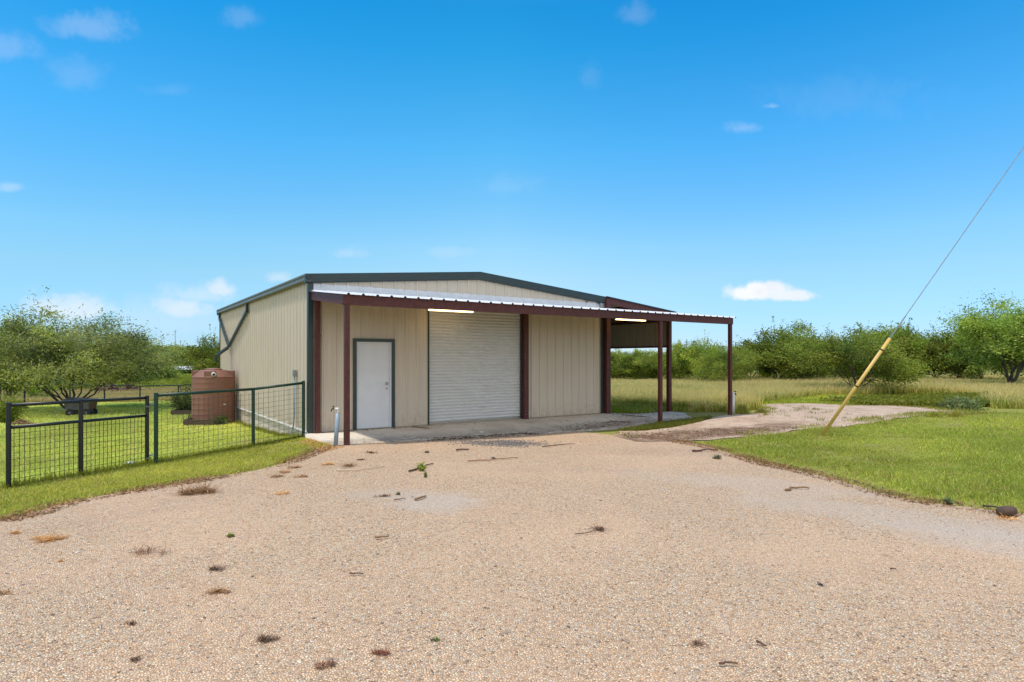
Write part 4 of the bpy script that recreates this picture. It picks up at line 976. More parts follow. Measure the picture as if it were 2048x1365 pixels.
# ---- grass
def strip(P_, w): # polygon hugging a polyline
    P_ = np.array(P_); d = np.gradient(P_, axis=0); d /= np.linalg.norm(d, axis=1, keepdims=True)+1e-9; nr = np.stack([-d[:, 1], d[:, 0]], -1); return np.vstack([P_+nr*w, (P_-nr*w)[::-1]])
def blades(name, x, y, h, w, pal, seed, mat='grass', lean=.35, parent=None, zf=hz, zoff=0., tipcol=None, cmul=None, dry=0.):
    rng = np.random.default_rng(seed); n = len(x); z = zf(x, y)+zoff; a = rng.uniform(0, 2*PI, n); t = np.stack([np.cos(a), np.sin(a), np.zeros(n)], -1)
    b = rng.uniform(0, 2*PI, n); ld = np.stack([np.cos(b), np.sin(b), np.zeros(n)], -1)*(rng.uniform(.05, 1, n)*lean*h)[:, None]
    p = np.stack([x, y, z-.01], -1); up = np.zeros((n, 3)); up[:, 2] = h; hw = (w/2)[:, None]
    V = np.stack([p-t*hw, p+t*hw, p+up*.55+ld*.35-t*hw*.8, p+up*.55+ld*.35+t*hw*.8, p+up*rng.uniform(.85, 1.05, (n, 1))+ld], 1).reshape(-1, 3)
    i = np.arange(n)[:, None]*5; Fq = np.concatenate([i+np.array([[0, 1, 3]]), i+np.array([[0, 3, 2]]), i+np.array([[2, 3, 4]])], 0)
    k = pal[rng.integers(len(pal), size=n)]*rng.uniform(.75, 1.25, (n, 1))
    pn = vnoise(x, y, .55, seed+3)[:, None]; pq = vnoise(x, y, 1.7, seed+5)[:, None]; k = k*(1+.28*pn+.16*pq)*(1+np.clip(pn, 0, 1)*np.array([[.12, .02, .1]]))
    if cmul is not None: k = k*cmul
    if dry:
        dn = .5+.5*vnoise(x, y, 1.1, seed+7)+.35*vnoise(x, y, 4.5, seed+8); m = rng.uniform(0, 1, n) < dry*np.clip(dn*1.6-.25, .04, 1.2)
        k[m] = np.array([(.52, .4, .17), (.42, .31, .13), (.34, .24, .11)])[rng.integers(3, size=m.sum())]*rng.uniform(.8, 1.2, (m.sum(), 1))
    K = np.repeat(k[:, None], 5, 1)
    if tipcol is not None: K[:, 4] = np.array(tipcol)*rng.uniform(.7, 1.2, (n, 1)); K[:, 2:4] = .5*K[:, 2:4]+.5*np.array(tipcol)
    o = np_obj(name, V, Fq, M[mat], np.clip(K.reshape(-1, 3), .003, 1), parent=parent); return o
DRYG = np.array([(.5, .42, .16), (.42, .36, .12)])
APRON = np.array([(-.14, -2.32), (12.4, -2.32), (12.4, .02), (-.14, .02)]); BARN = np.array([(-.06, -.1), (W+.05, -.1), (W+.05, LEN+.05), (-.06, LEN+.05)])
BEDS = [bpy.data.objects[n].location for n in ('garden_bed', 'garden_bed.001')]
def scatter(Pl, dens, dref, seed, power=1.6, keep=None, dmax=90, excl=True):
    """random points in polygon Pl: `dens` per m2 up to distance dref, thinning beyond it"""
    rng = np.random.default_rng(seed); Pl = np.array(Pl); lo, hi = Pl.min(0), Pl.max(0); X, Y = [], []
    step = 2.
    for x0 in np.arange(lo[0], hi[0], step):
        for y0 in np.arange(lo[1], hi[1], step):
            d = math.hypot(x0+1-CX, y0+1-CY); v = (np.array([x0+1-CX, y0+1-CY])); D = v@FW; Xr = v@RT
            if D < -1 or d > dmax or abs(Xr) > D*.95+5: continue
            k = dens*min(1, (dref/max(d, .1))**power); m = rng.poisson(k*step*step)
            X.append(rng.uniform(x0, x0+step, m)); Y.append(rng.uniform(y0, y0+step, m))
    if not X: return np.zeros(0), np.zeros(0)
    x = np.concatenate(X); y = np.concatenate(Y); ok = in_poly(x, y, Pl) & ~in_poly(x, y, BARN)
    if excl: ok &= ~in_poly(x, y, APRON)
    if keep is not None: ok &= keep(x, y)
    return x[ok], y[ok]
dist = lambda x, y: np.hypot(x-CX, y-CY)
bare = lambda x, y: (vnoise(x, y, .9, 71)+.6*vnoise(x, y, 2.7, 72)) < .62+RNG.uniform(-.25, .3, np.shape(x))
off_drive = lambda x, y: ~in_poly(x+.05*vnoise(x, y, 5, 4), y+.05*vnoise(x, y, 5, 8), DRIVE) & ~in_poly(x+.3*vnoise(x, y, 1.9, 14)+RNG.uniform(-.12, .12, np.shape(x)), y+.3*vnoise(x, y, 1.9, 18)+RNG.uniform(-.12, .12, np.shape(x)), TRACK)
LAWN = np.array([(.37, .40, .045), (.43, .44, .055), (.31, .36, .04), (.5, .47, .09), (.27, .32, .04)])
def edge_d(x, y, line):
    A = np.array(line); a, b = A[:-1], A[1:]; out = np.full(np.shape(x), 1e9)
    for p, q in zip(a, b):
        d = q-p; t = np.clip(((x-p[0])*d[0]+(y-p[1])*d[1])/(d@d), 0, 1); out = np.minimum(out, np.hypot(x-p[0]-t*d[0], y-p[1]-t*d[1]))
    return out
def ragged(x, y, line, w): return edge_d(x, y, line)+.35*w*(vnoise(x, y, 2.3, 81)+.6*vnoise(x, y, 6., 82)) > w*RNG.uniform(0, 1, np.shape(x))**1.5*.9
# right lawn
PR = [gx(*p) for p in [(1345, 884)]+RIGHT_EDGE[1:]]+[(6.2, -13.2), (30, -22), (34, -8)]+[gx(*p) for p in ((2048, 822), (1960, 834), (1880, 835), (1800, 841), (1700, 854), (1600, 863), (1500, 877), (1420, 884))]
x, y = scatter(PR, 2600, 12, 1, 1.4, lambda x, y: off_drive(x, y) & bare(x, y) & ragged(x, y, re_, .75)); d_ = dist(x, y)
h = .045+.03*vnoise(x, y, .7, 21)+RNG.uniform(0, .05, len(x)); edge = np.clip((vnoise(x, y, 1.6, 5)+.9), .35, 1.3)*np.clip(.35+edge_d(x, y, re_)/1.1, .35, 1)
o = blades('lawn_grass', x, y, h*edge, .006+.0006*d_, LAWN*np.array([1.02, 1.08, 1.5]), 31, lean=1., dry=.22); tag(o, 'short bright green grass on the right of the drive', 'grass', kind='stuff')
# left lawn
def inner(x, y): return in_poly(x, y, np.array([(-5.15, -2.65), (-3.26, -1.06), (-1.24, -.05), (0, .1), (0, 50), (-60, 50), (-60, -8), (-9, -6)]))
PLf = [gx(*p) for p in LEFT_EDGE]+[(-.16, -2.3), (-.1, 0), (-.05, LEN), (3, 24), (4, 44), (-14, 44), (-24, 20), (-16, -2), (-9, -8.4), (-6.6, -6.6)]
x, y = scatter(PLf, 2300, 11, 2, 1.45, lambda x, y: off_drive(x, y) & bare(x, y) & ragged(x, y, le, .5) & (np.hypot((x+.9)/1.0, (y-1.6)/1.8)+.4*vnoise(x, y, 2.5, 83) > .75*RNG.uniform(.3, 1.2, x.shape))); d_ = dist(x, y)
h = .035+.02*vnoise(x, y, .8, 22)+RNG.uniform(0, .035, len(x)); 
o = blades('lawn_grass', x, y, h*(1+np.clip((d_-24)/10, 0, 2)), .006+.0007*d_, LAWN, 32, lean=1.1, cmul=np.where(inner(x, y)[:, None], np.array([[1.3, 1.36, 2.7]]), np.array([[.98, .95, 1.4]])), dry=.15); tag(o, 'yellow green lawn inside the fence on the left', 'grass', kind='stuff')
# unmown fringe along the fence foot and the barn foot
def along(a, b, n, s, seed):
    r = np.random.default_rng(seed); t = r.uniform(0, 1, n); return a[0]+(b[0]-a[0])*t+r.normal(size=n)*s, a[1]+(b[1]-a[1])*t+r.normal(size=n)*s
xs, ys = [], []
for a, b, n in (((-5.2, -2.7), (-3.2, -1.1), 1500), ((-3.2, -1.2), (-1.2, -.05), 1500), ((-1.2, -.05), (-.1, .1), 600), ((-.15, .3), (-.15, 8), 1600)):
    q = along(a, b, n, .06, n); xs.append(q[0]); ys.append(q[1])
x, y = np.concatenate(xs), np.concatenate(ys); ok = x < -.06; x, y = x[ok], y[ok]
o = blades('fence_grass', x, y, RNG.uniform(.06, .17, len(x)), np.full(len(x), .011), LAWN*.8, 33, lean=.6); tag(o, 'longer grass along the foot of the fence and barn', 'grass', kind='stuff')
for k_, (u, v, wp, hh, lb) in enumerate(CLUMPS):
    p = at(u, v); d = depth_of(p); r = wp/2*d/F; n = 700; a = RNG.uniform(0, 2*PI, n); q = np.abs(RNG.normal(0, .5, n))*r
    x, y = np.cos(a)*q, np.sin(a)*q*.7
    o = blades('grass_clump', x, y, hh*RNG.uniform(.35, 1.1, n)*np.clip(1.1-q/r*.6, .3, 1), np.full(n, .011), np.vstack([LAWN*.8, DRYG]), 300+k_, lean=.8, zf=lambda x, y: np.zeros(len(x))); o.location = tuple(p); tag(o, lb, 'grass', 'grass clumps by the dirt track', 'stuff')
# tall tan grass fields
TALL = np.array([(.52, .46, .12), (.57, .48, .16), (.42, .44, .085), (.62, .5, .21), (.31, .37, .07)])
FR = [(9.3, .25), (12.6, -.1), (13.4, -1.6), (14.6, -1.6)]+[gx(*p) for p in ((1545, 820), (1485, 811), (1560, 804), (1650, 793), (1840, 789), (1940, 795), (1985, 818), (2048, 819))]+[(40, -12), (62, -6), (60, 40), (40, 62), (14, 60), (9.3, 14)]
x, y = scatter(FR, 420, 21, 3, 1.15, lambda x, y: off_drive(x, y) & (vnoise(x, y, .45, 40) > -.85), 75); d_ = dist(x, y)
roofed = np.where((x < 13.2) & (y > -.5), .38, 1.)
hh = roofed*np.clip(.38+.2*vnoise(x, y, .35, 41)+RNG.uniform(-.18, .2, len(x)), .15, .9)*np.clip((d_-15)/8, .6, 1)
o = blades('tall_grass', x, y, hh, .007+.00055*d_, TALL, 34, lean=.55, tipcol=(.74, .58, .29)); tag(o, 'tall seeding tan grass in the field right of the barn', 'grass', kind='stuff')
x, y = scatter(FR, 330, 21, 13, 1.2, lambda x, y: off_drive(x, y), 60); d_ = dist(x, y)
o = blades('green_undergrass', x, y, RNG.uniform(.18, .42, len(x))*np.where((x < 13.2) & (y > -.5), .5, 1.), .012+.0008*d_, LAWN*np.array([.95, 1.05, 1.]), 44, lean=.6); tag(o, 'green grass growing under the tall tan stalks', 'grass', kind='stuff')
# greener tall tufts just behind the apron
x, y = scatter([(9.3, .3), (13.5, -.3), (15, -1.4), (15, 2.2), (9.3, 4.5)], 420, 25, 4, 1, off_drive)
o = blades('green_field_grass', x, y, RNG.uniform(.15, .5, len(x))*np.clip(1+.4*vnoise(x, y, 1.2, 43), .4, 1.5)*np.where(x < 12.9, .55, 1), np.full(len(x), .018), LAWN*np.array([.8, .85, .9]), 35, lean=.6); tag(o, 'green field grass standing behind the concrete apron', 'grass', kind='stuff')
# grass patch between apron and track
x, y = scatter([gx(*p) for p in ((1235, 864), (1300, 853), (1330, 848), (1400, 836), (1425, 838), (1390, 848), (1340, 858), (1290, 864))], 2600, 30, 5, 1)
o = blades('apron_grass', x, y, RNG.uniform(.04, .12, len(x)), np.full(len(x), .014), LAWN*np.array([.62, .62, .75]), 36, lean=.7, zf=lambda a, b: np.maximum(hz(a, b)+.03, ztrack(a, b)+.0)); tag(o, 'dull green grass strip between the apron and the dirt track', 'grass', kind='stuff')
x, y = scatter([gx(*p) for p in ((1484, 811), (1560, 807), (1700, 810), (1860, 813), (1900, 800), (1840, 794), (1660, 793), (1560, 797), (1500, 802))], 900, 26, 23, 1)
o = blades('verge_grass', x, y, RNG.uniform(.05, .16, len(x)), np.full(len(x), .02), LAWN*np.array([1., 1.05, 1.1]), 46, lean=.9); tag(o, 'strip of short green grass beyond the dirt track', 'grass', kind='stuff')
x, y = scatter(TRACK, 3, 40, 24, 1, lambda x, y: vnoise(x, y, .8, 53) > .15); xx = np.repeat(x, 16)+RNG.normal(size=16*len(x))*.07; yy = np.repeat(y, 16)+RNG.normal(size=16*len(x))*.07
o = blades('track_grass', xx, yy, RNG.uniform(.03, .14, len(xx)), np.full(len(xx), .012), LAWN*np.array([.9, .9, 1.1]), 47, lean=.8, zf=ztrack); tag(o, 'sparse grass tufts growing through the dirt track', 'grass', kind='stuff')
tl = [gx(*p) for p in TRACKPX[8:]]; x, y = scatter(strip(tl, .55), 620, 40, 25, 1, lambda x, y: (vnoise(x, y, 1.3, 54)+RNG.uniform(-.35, .35, np.shape(x)) > .12) & (x > 8.5) & ~in_poly(x, y, DRIVE))
o = blades('track_edge_grass', x, y, RNG.uniform(.04, .15, len(x)), np.full(len(x), .014), LAWN*np.array([.98, 1., 1.2]), 48, lean=.9, zf=ztrack, dry=.35); tag(o, 'ragged grass creeping over the edges of the dirt track', 'grass', kind='stuff')
# weeds strip beyond the track
x, y = scatter([gx(*p) for p in ((1640, 807), (1700, 801), (1840, 796), (1970, 798), (1985, 815), (1900, 818), (1700, 810))], 60, 30, 6, 1, lambda x, y: vnoise(x, y, .9, 52) > -.3)
rng = np.random.default_rng(77); C = []; K = []
for xi, yi in zip(x, y):
    n = rng.integers(10, 24); zz = hz1(xi, yi); hgt = .12+.2*max(0, vnoise(xi, yi, .8, 50)+.5); C.append(np.column_stack([xi+rng.normal(size=n)*.12, yi+rng.normal(size=n)*.12, zz+rng.uniform(.03, hgt, n)]))
    pal = SAGE if vnoise(xi, yi, .7, 51) > .1 else LAWN*.7; K.append(pal[rng.integers(len(pal), size=n)]*rng.uniform(.7, 1.3, (n, 1)))
C = np.vstack(C); K = np.vstack(K); V, Fq = leaf_quads(C, .14, .055, rng); o = np_obj('weeds', V, Fq, M['leaf'], np.repeat(K, 4, 0)); tag(o, 'band of broad leaved weeds beyond the sandy track', 'weeds', kind='stuff')
# left meadow beyond the pipe fence
MP = [tuple(atD(u, D)[:2]) for u, D in ((-120, 34), (0, 35.5), (49, 37), (140, 39), (209, 41), (280, 44), (357, 47.5), (440, 52), (560, 60), (560, 100), (-120, 100))]
x, y = scatter(MP, 300, 26, 7, 1.2, None, 70); d_ = dist(x, y)
o = blades('meadow_grass', x, y, RNG.uniform(.3, .7, len(x)), .008+.0007*d_, TALL*np.array([1.05, .95, 1.1]), 37, lean=.5, tipcol=(.66, .52, .29)); tag(o, 'tan meadow grass beyond the left pipe fence', 'grass', kind='stuff')
x, y = scatter([tuple(atD(u, D)[:2]) for u, D in ((-60, 56), (560, 62), (560, 130), (-60, 130))], 60, 55, 8, 1, None, 125); d_ = dist(x, y)
o = blades('pasture_grass', x, y, RNG.uniform(.3, .9, len(x)), np.full(len(x), .09), LAWN*np.array([1.1, 1.15, 1.2]), 38, lean=.5); tag(o, 'green pasture growth on the bank before the pale flat', 'grass', kind='stuff')
# far wood on the rise
def wood():
    rng = np.random.default_rng(90); C = []; K = []; n = 0
    for _ in range(900):
        D = rng.uniform(196, 350); u = rng.uniform(-140, 640); p = atD(u, D); h = rng.uniform(3., 6.2)*(1 if D > 205 else .8); r = h*rng.uniform(.55, .85)
        m = 64; q = rng.normal(size=(m, 3)); q /= np.linalg.norm(q, axis=1, keepdims=True); q *= rng.uniform(.3, 1.1, (m, 1))**.5
        c = p+np.array([0, 0, h*.55])+q*np.array([r, r, h*.48]); C.append(c); base = (GREEN*np.array([.95, .95, 1.2]))[rng.integers(5)]*rng.uniform(.7, 1.25)
        K.append(base*rng.uniform(.75, 1.3, (m, 1)))
    C = np.vstack(C); K = np.vstack(K); V, Fq = leaf_quads(C, 1.5, .9, rng); o = np_obj('far_wood', V, Fq, M['leaf'], np.repeat(K, 4, 0)); tag(o, 'distant low wood on the rise beyond the pale flat', 'woodland', kind='stuff')
wood()
# ---- dry tufts and litter on the gravel
DRY = np.array([(.3, .17, .08), (.24, .125, .06), (.38, .22, .1), (.15, .085, .045)]); ORNG = np.array([(.46, .24, .08), (.5, .29, .11)]); DKB = np.array([(.14, .075, .045), (.2, .11, .065), (.085, .05, .035)])
def tuft(k, u, v, wpx, label, pal=DRY, n=220, hk=.16):
    rng = np.random.default_rng(900+k); p = at(u, v); d = depth_of(p); r = wpx/2*d/F; n = int(n*.8); nc = 4+int(rng.integers(4))
    cc = np.column_stack([rng.normal(size=nc)*r*.42, rng.normal(size=nc)*r*.2]); ci = rng.integers(nc, size=n)
    qx = cc[ci, 0]+rng.normal(size=n)*r*.2; qy = cc[ci, 1]+rng.normal(size=n)*r*.14
    X = RT[0]*qx+FW[0]*qy; Y = RT[1]*qx+FW[1]*qy; ln = np.clip(rng.gamma(2., .16, n)*r, .012, r*.9)
    a = rng.uniform(0, 2*PI, n); e = np.abs(rng.normal(0, .35, n)); dd = np.stack([np.cos(a)*np.cos(e), np.sin(a)*np.cos(e), np.sin(e)], -1)*ln[:, None]
    b = np.column_stack([X, Y, rng.uniform(.0, .012, n)+r*.03]); sd_ = np.stack([-np.sin(a), np.cos(a), rng.normal(0, .4, n)], -1)*(.0014+.00022*d)
    mid = b+dd*.5+np.array([0, 0, 1])*ln[:, None]*.06
    V = np.stack([b-sd_, b+sd_, mid+sd_*.8, mid-sd_*.8, b+dd], 1).reshape(-1, 3); ii = np.arange(n)[:, None]*5
    Fq = np.concatenate([ii+np.array([[0, 1, 2]]), ii+np.array([[0, 2, 3]]), ii+np.array([[3, 2, 4]])], 0)
    K = (1.6 if pal is DKB else 1.25)*pal[rng.integers(len(pal), size=n)]*rng.uniform(.75, 1.35, (n, 1)); o = np_obj('dry_grass_tuft', V, Fq, M['dry'], np.clip(np.repeat(K, 5, 0), 0, 1))
    o.location = (p[0], p[1], p[2]+.014); return tag(o, label, 'dry grass', 'dry grass tufts on the gravel')
for k, t in enumerate([
 (400, 989, 92, 'largest tuft of dry brown grass, on gravel in front of the gate', DRY, 900), (586, 938, 32, 'dry tuft nearest the lawn edge in the group before the fence end', DRY),
 (570, 947, 30, 'flat dry tuft in the middle of the group before the fence end', DRY), (553, 957, 32, 'dry tuft lowest left in the group before the fence end', DRY),
 (605, 956, 28, 'dry tuft lowest right in the group before the fence end', DRY), (697, 935, 44, 'tawny dry tuft just above the long pale strip of wood', DRY),
 (658, 931, 32, 'dry tuft left of the tawny one by the standpipe', ORNG), (722, 922, 16, 'tiny upright brown stub on gravel by the nearest canopy post', DKB),
 (741, 908, 28, 'flat dark tuft right of the nearest canopy post foot', DKB), (568, 990, 40, 'faint sandy tuft right of the largest dry tuft', ORNG, 120),
 (95, 1084, 64, 'orange dry tuft in the left foreground', ORNG, 420), (30, 1070, 22, 'small orange tuft near the left edge', ORNG), (290, 1109, 80, 'straggling dark dead weed left of centre', DKB, 160),
 (437, 1143, 40, 'brown tuft above the round brown tuft left of centre', DKB, 200), (437, 1189, 46, 'round brown tuft left of centre', DRY, 320), (526, 1287, 50, 'dark curled dead weed in the lower left foreground', DKB, 240),
 (653, 1340, 52, 'dark dead weed at the bottom edge left of centre', DKB, 240), (263, 1253, 30, 'small faint tuft in the lower left', DKB, 110), (270, 1326, 26, 'small dark tuft near the lower left corner', DKB, 130),
 (123, 1126, 16, 'speck of orange straw in the left foreground', ORNG, 70), (761, 1312, 42, 'reddish dead weed at the bottom centre', np.array([(.2, .07, .035), (.14, .055, .03)]), 240), (1192, 1063, 46, 'dark crumbly debris patch in mid gravel', DKB, 200),
 (1394, 1292, 34, 'dark dead tuft in the lower right of centre', DKB, 160), (768, 996, 26, 'brown tuft left of the whitish gravel patch', DKB, 160), (1638, 1174, 20, 'grey black speck of debris in the right gravel', np.array([(.04, .04, .045)]), 80),
 (1659, 959, 14, 'red brown chip by the right lawn edge', ORNG, 50), (2014, 1041, 46, 'straw around the log at the right edge', ORNG, 120), (8, 1192, 30, 'green brown tuft at the left edge', DRY, 120)]):
    tuft(k, *t)
def litter(name, poly, dens, seed, label, pal=DRY, l=(.03, .09), w=.014, lift=.022, keep=None, zf=hz, excl=True):
    x, y = scatter(poly, dens, 40, seed, 1., keep, excl=excl); rng = np.random.default_rng(seed+9); n = len(x)
    if not n: return
    C = np.column_stack([x, y, zf(x, y)+lift]); a = rng.uniform(0, 2*PI, n); e = rng.normal(0, .22, n); d = np.stack([np.cos(a), np.sin(a), np.sin(e)], -1)*rng.uniform(*l, (n, 1))/2
    s = np.stack([-np.sin(a), np.cos(a), rng.normal(0, .5, n)], -1)*w/2; V = np.stack([C-d, C+s, C+d, C-s], 1).reshape(-1, 3)
    K = pal[rng.integers(len(pal), size=n)]*rng.uniform(.7, 1.3, (n, 1)); o = np_obj(name, V, np.arange(4*n).reshape(-1, 4), M['dry'], np.repeat(K, 4, 0)); tag(o, label, 'litter', kind='stuff')
br = lambda x, y: vnoise(x, y, 1.4, 61)+RNG.uniform(-.4, .4, np.shape(x)) > -.1
for P_, w_, sd_, nm in ((le, .2, 71, 'left'), (re_, .22, 72, 'right')):
    x, y = scatter(strip(P_, w_), 1000, 30, sd_, 1., br)
    o = blades('dead_grass', x, y, RNG.uniform(.015, .06, len(x)), np.full(len(x), .009), DRY*1.45, sd_, 'dry', lean=2., zf=lambda a, b: hz(a, b)+.012); tag(o, 'dead brown grass fringe along the %s edge of the gravel' % nm, 'dead grass', kind='stuff')
litter('edge_litter', strip(le, .28), 900, 11, 'brown dead grass litter along the left gravel edge', DRY, keep=br)
litter('edge_litter', strip(re_, .25), 700, 12, 'brown dead grass litter along the right gravel edge', DRY, keep=br)
litter('leaf_litter', [(1.5, -2.5), (1.7, -2.22), (4.6, -2.16), (5., -2.4), (3., -2.48)], 1500, 13, 'dark leaf litter along the apron edge before the roller door', DKB*.8, w=.016, keep=lambda x, y: vnoise(x, y, 4, 62)+RNG.uniform(-.5, .5, x.shape) > .05, excl=False, zf=lambda a, b: np.where(b > -2.31, np.maximum(slab_z(a, b)-.012, hz(a, b)), hz(a, b)))
litter('leaf_litter', [gx(*p) for p in ((1230, 872), (1300, 862), (1450, 862), (1560, 858), (1620, 858), (1500, 876), (1350, 886), (1250, 880))], 300, 14, 'washed up plant litter across the dirt track', DRY*.8, keep=br, lift=.06)
litter('straw_litter', [gx(*p) for p in ((600, 886), (640, 872), (690, 896), (640, 908))], 900, 15, 'orange straw around the standpipe and slab corner', ORNG)
litter('loose_debris', DRIVE[::12], 5, 16, 'scattered bits of twig and leaf over the gravel', DKB, (.015, .05), .006)
litter('loose_debris', [(.2, -2.3), (12, -2.3), (12, -.15), (.2, -.15)], 0, 17, '')
m_ = attr_leaf('loose_stones', (1, 1, 1), 0., .75); M['pebble'] = m_
def loose_stones():
    x, y = scatter(DRIVE[::6], 300, 4.2, 18, 2.1, None, 14); rng = np.random.default_rng(19); n = len(x)
    ico = np.array([(0, 0, 1), (.9, 0, .25), (.28, .86, .25), (-.73, .53, .25), (-.73, -.53, .25), (.28, -.86, .25)]); jit = 1+rng.uniform(-.25, .25, (n, 6, 1))
    r = rng.uniform(.004, .0095, (n, 1, 1))*np.where(rng.uniform(size=(n, 1, 1)) > .97, 1.9, 1); a = rng.uniform(0, 2*PI, n); c, s_ = np.cos(a)[:, None], np.sin(a)[:, None]
    V = ico[None]*jit*r*np.array([1.25, .9, .75]); V = np.stack([V[..., 0]*c-V[..., 1]*s_, V[..., 0]*s_+V[..., 1]*c, V[..., 2]], -1)+np.stack([x, y, hz(x, y)+.012], -1)[:, None]
    k = np.arange(n)[:, None]*6; Fq = np.concatenate([k+np.array([[0, 1+q, 1+(q+1) % 5]]) for q in range(5)], 0)
    pal = np.array([(.66, .52, .4), (.7, .57, .45), (.56, .36, .21), (.38, .32, .28), (.74, .63, .52), (.2, .16, .13), (.6, .46, .34)]); K = pal[rng.integers(len(pal), size=n)]*rng.uniform(.8, 1.15, (n, 1))
    tag(np_obj('loose_stones', V.reshape(-1, 3), Fq, M['pebble'], np.repeat(K, 6, 0)), 'loose pea stones lying on the gravel drive in the foreground', 'gravel', kind='stuff')
loose_stones()
def asphalt_chips():
    rng = np.random.default_rng(23); V, K = [], []; c = at(1005, 888); n = 2600
    ico = np.array([(0, 0, 1), (.9, 0, .25), (.28, .86, .25), (-.73, .53, .25), (-.73, -.53, .25), (.28, -.86, .25)])
    u_ = rng.normal(size=n)*.5; v_ = rng.normal(size=n)*.3; x = c[0]+RT[0]*u_+FW[0]*v_; y = c[1]+RT[1]*u_+FW[1]*v_
    ok = (vnoise(x, y, 3., 91)+rng.uniform(-.4, .4, n) > -.15) & (y < -2.35); x, y = x[ok], y[ok]; n = len(x)
    r = rng.uniform(.008, .024, (n, 1, 1)); V = ico[None]*(1+rng.uniform(-.25, .25, (n, 6, 1)))*r*np.array([1.2, 1, .6])+np.stack([x, y, hz(x, y)+.01], -1)[:, None]
    k = np.arange(n)[:, None]*6; Fq = np.concatenate([k+np.array([[0, 1+q, 1+(q+1) % 5]]) for q in range(5)], 0)
    K = np.array([(.095, .087, .08), (.14, .128, .115), (.2, .18, .16)])[rng.integers(3, size=n)]*rng.uniform(.7, 1.2, (n, 1))
    tag(np_obj('asphalt_chips', V.reshape(-1, 3), Fq, M['pebble'], np.repeat(K, 6, 0)), 'patch of dark grey asphalt chips on the gravel before the roller door', 'gravel', kind='stuff')
asphalt_chips()
def slab_litter():
    rng = np.random.default_rng(5); C = []; 
    for cx_, cy_, sx, sy, n in ((7.6, -1.9, 1., .3, 700), (6.5, -2.2, .8, .12, 260), (10.2, -1.2, 1., .4, 260), (3, -2.2, 2.5, .12, 260), (6, -1.2, 4, .8, 160), (2., -.2, .5, .08, 60)):
        C.append(np.column_stack([cx_+rng.normal(size=n)*sx, cy_+rng.normal(size=n)*sy]))
    C = np.vstack(C); C = C[(C[:, 0] > 0) & (C[:, 0] < 12.3) & (C[:, 1] > -2.4) & (C[:, 1] < -.1)]; n = len(C); z = slab_z(C[:, 0], C[:, 1])+.008
    a = rng.uniform(0, 2*PI, n); l = rng.uniform(.015, .06, (n, 1)); d = np.stack([np.cos(a), np.sin(a), rng.normal(0, .15, n)], -1)*l; s = np.stack([-np.sin(a), np.cos(a), rng.normal(0, .3, n)], -1)*.008
    c = np.column_stack([C, z]); V = np.stack([c-d, c+s, c+d, c-s], 1).reshape(-1, 3); K = DKB[rng.integers(3, size=n)]*rng.uniform(.7, 1.6, (n, 1))
    tag(np_obj('slab_litter', V, np.arange(4*n).reshape(-1, 4), M['dry'], np.repeat(K, 4, 0)), 'dark leaf litter blown over the concrete apron', 'litter', kind='stuff')
slab_litter()

# ------------------------------------------------------------------ sky, sun, camera
SUN_AZ = (-.90, .22); SUN_EL = math.radians(73)
wd = bpy.data.worlds.new('World'); SC.world = wd; wd.use_nodes = True; nt = wd.node_tree; nt.nodes.clear()
out = N(nt, 'ShaderNodeOutputWorld'); bg = N(nt, 'ShaderNodeBackground'); sky = N(nt, 'ShaderNodeTexSky', sky_type='NISHITA')
sky.sun_disc = False; sky.sun_elevation = SUN_EL; sky.sun_rotation = math.atan2(SUN_AZ[0], SUN_AZ[1]); sky.air_density = 1.; sky.dust_density = 0.; sky.ozone_density = 2.
bg.inputs[1].default_value = .15
geo = N(nt, 'ShaderNodeTexCoord'); D_ = geo.outputs['Generated']; sz = N(nt, 'ShaderNodeSeparateXYZ'); L(nt, D_, sz.inputs[0])
SKYFIX = [(0., (.40, .48, .68)), (.03, (.41, .49, .70)), (.129, (.578, .652, .643)), (.177, (.562, .725, .71)), (.326, (.273, .776, .877)), (.455, (.088, .703, .865)), (.5, (.06, .656, .848)), (1., (.45, .75, .9))]
fix = N(nt, 'ShaderNodeMix', data_type='RGBA', blend_type='MULTIPLY'); fix.inputs[0].default_value = 1.
L(nt, sky.outputs[0], fix.inputs[6]); fr = ramp(nt, sz.outputs[2], SKYFIX); L(nt, fr, fix.inputs[7])
SKYCOL = fix.outputs[2]
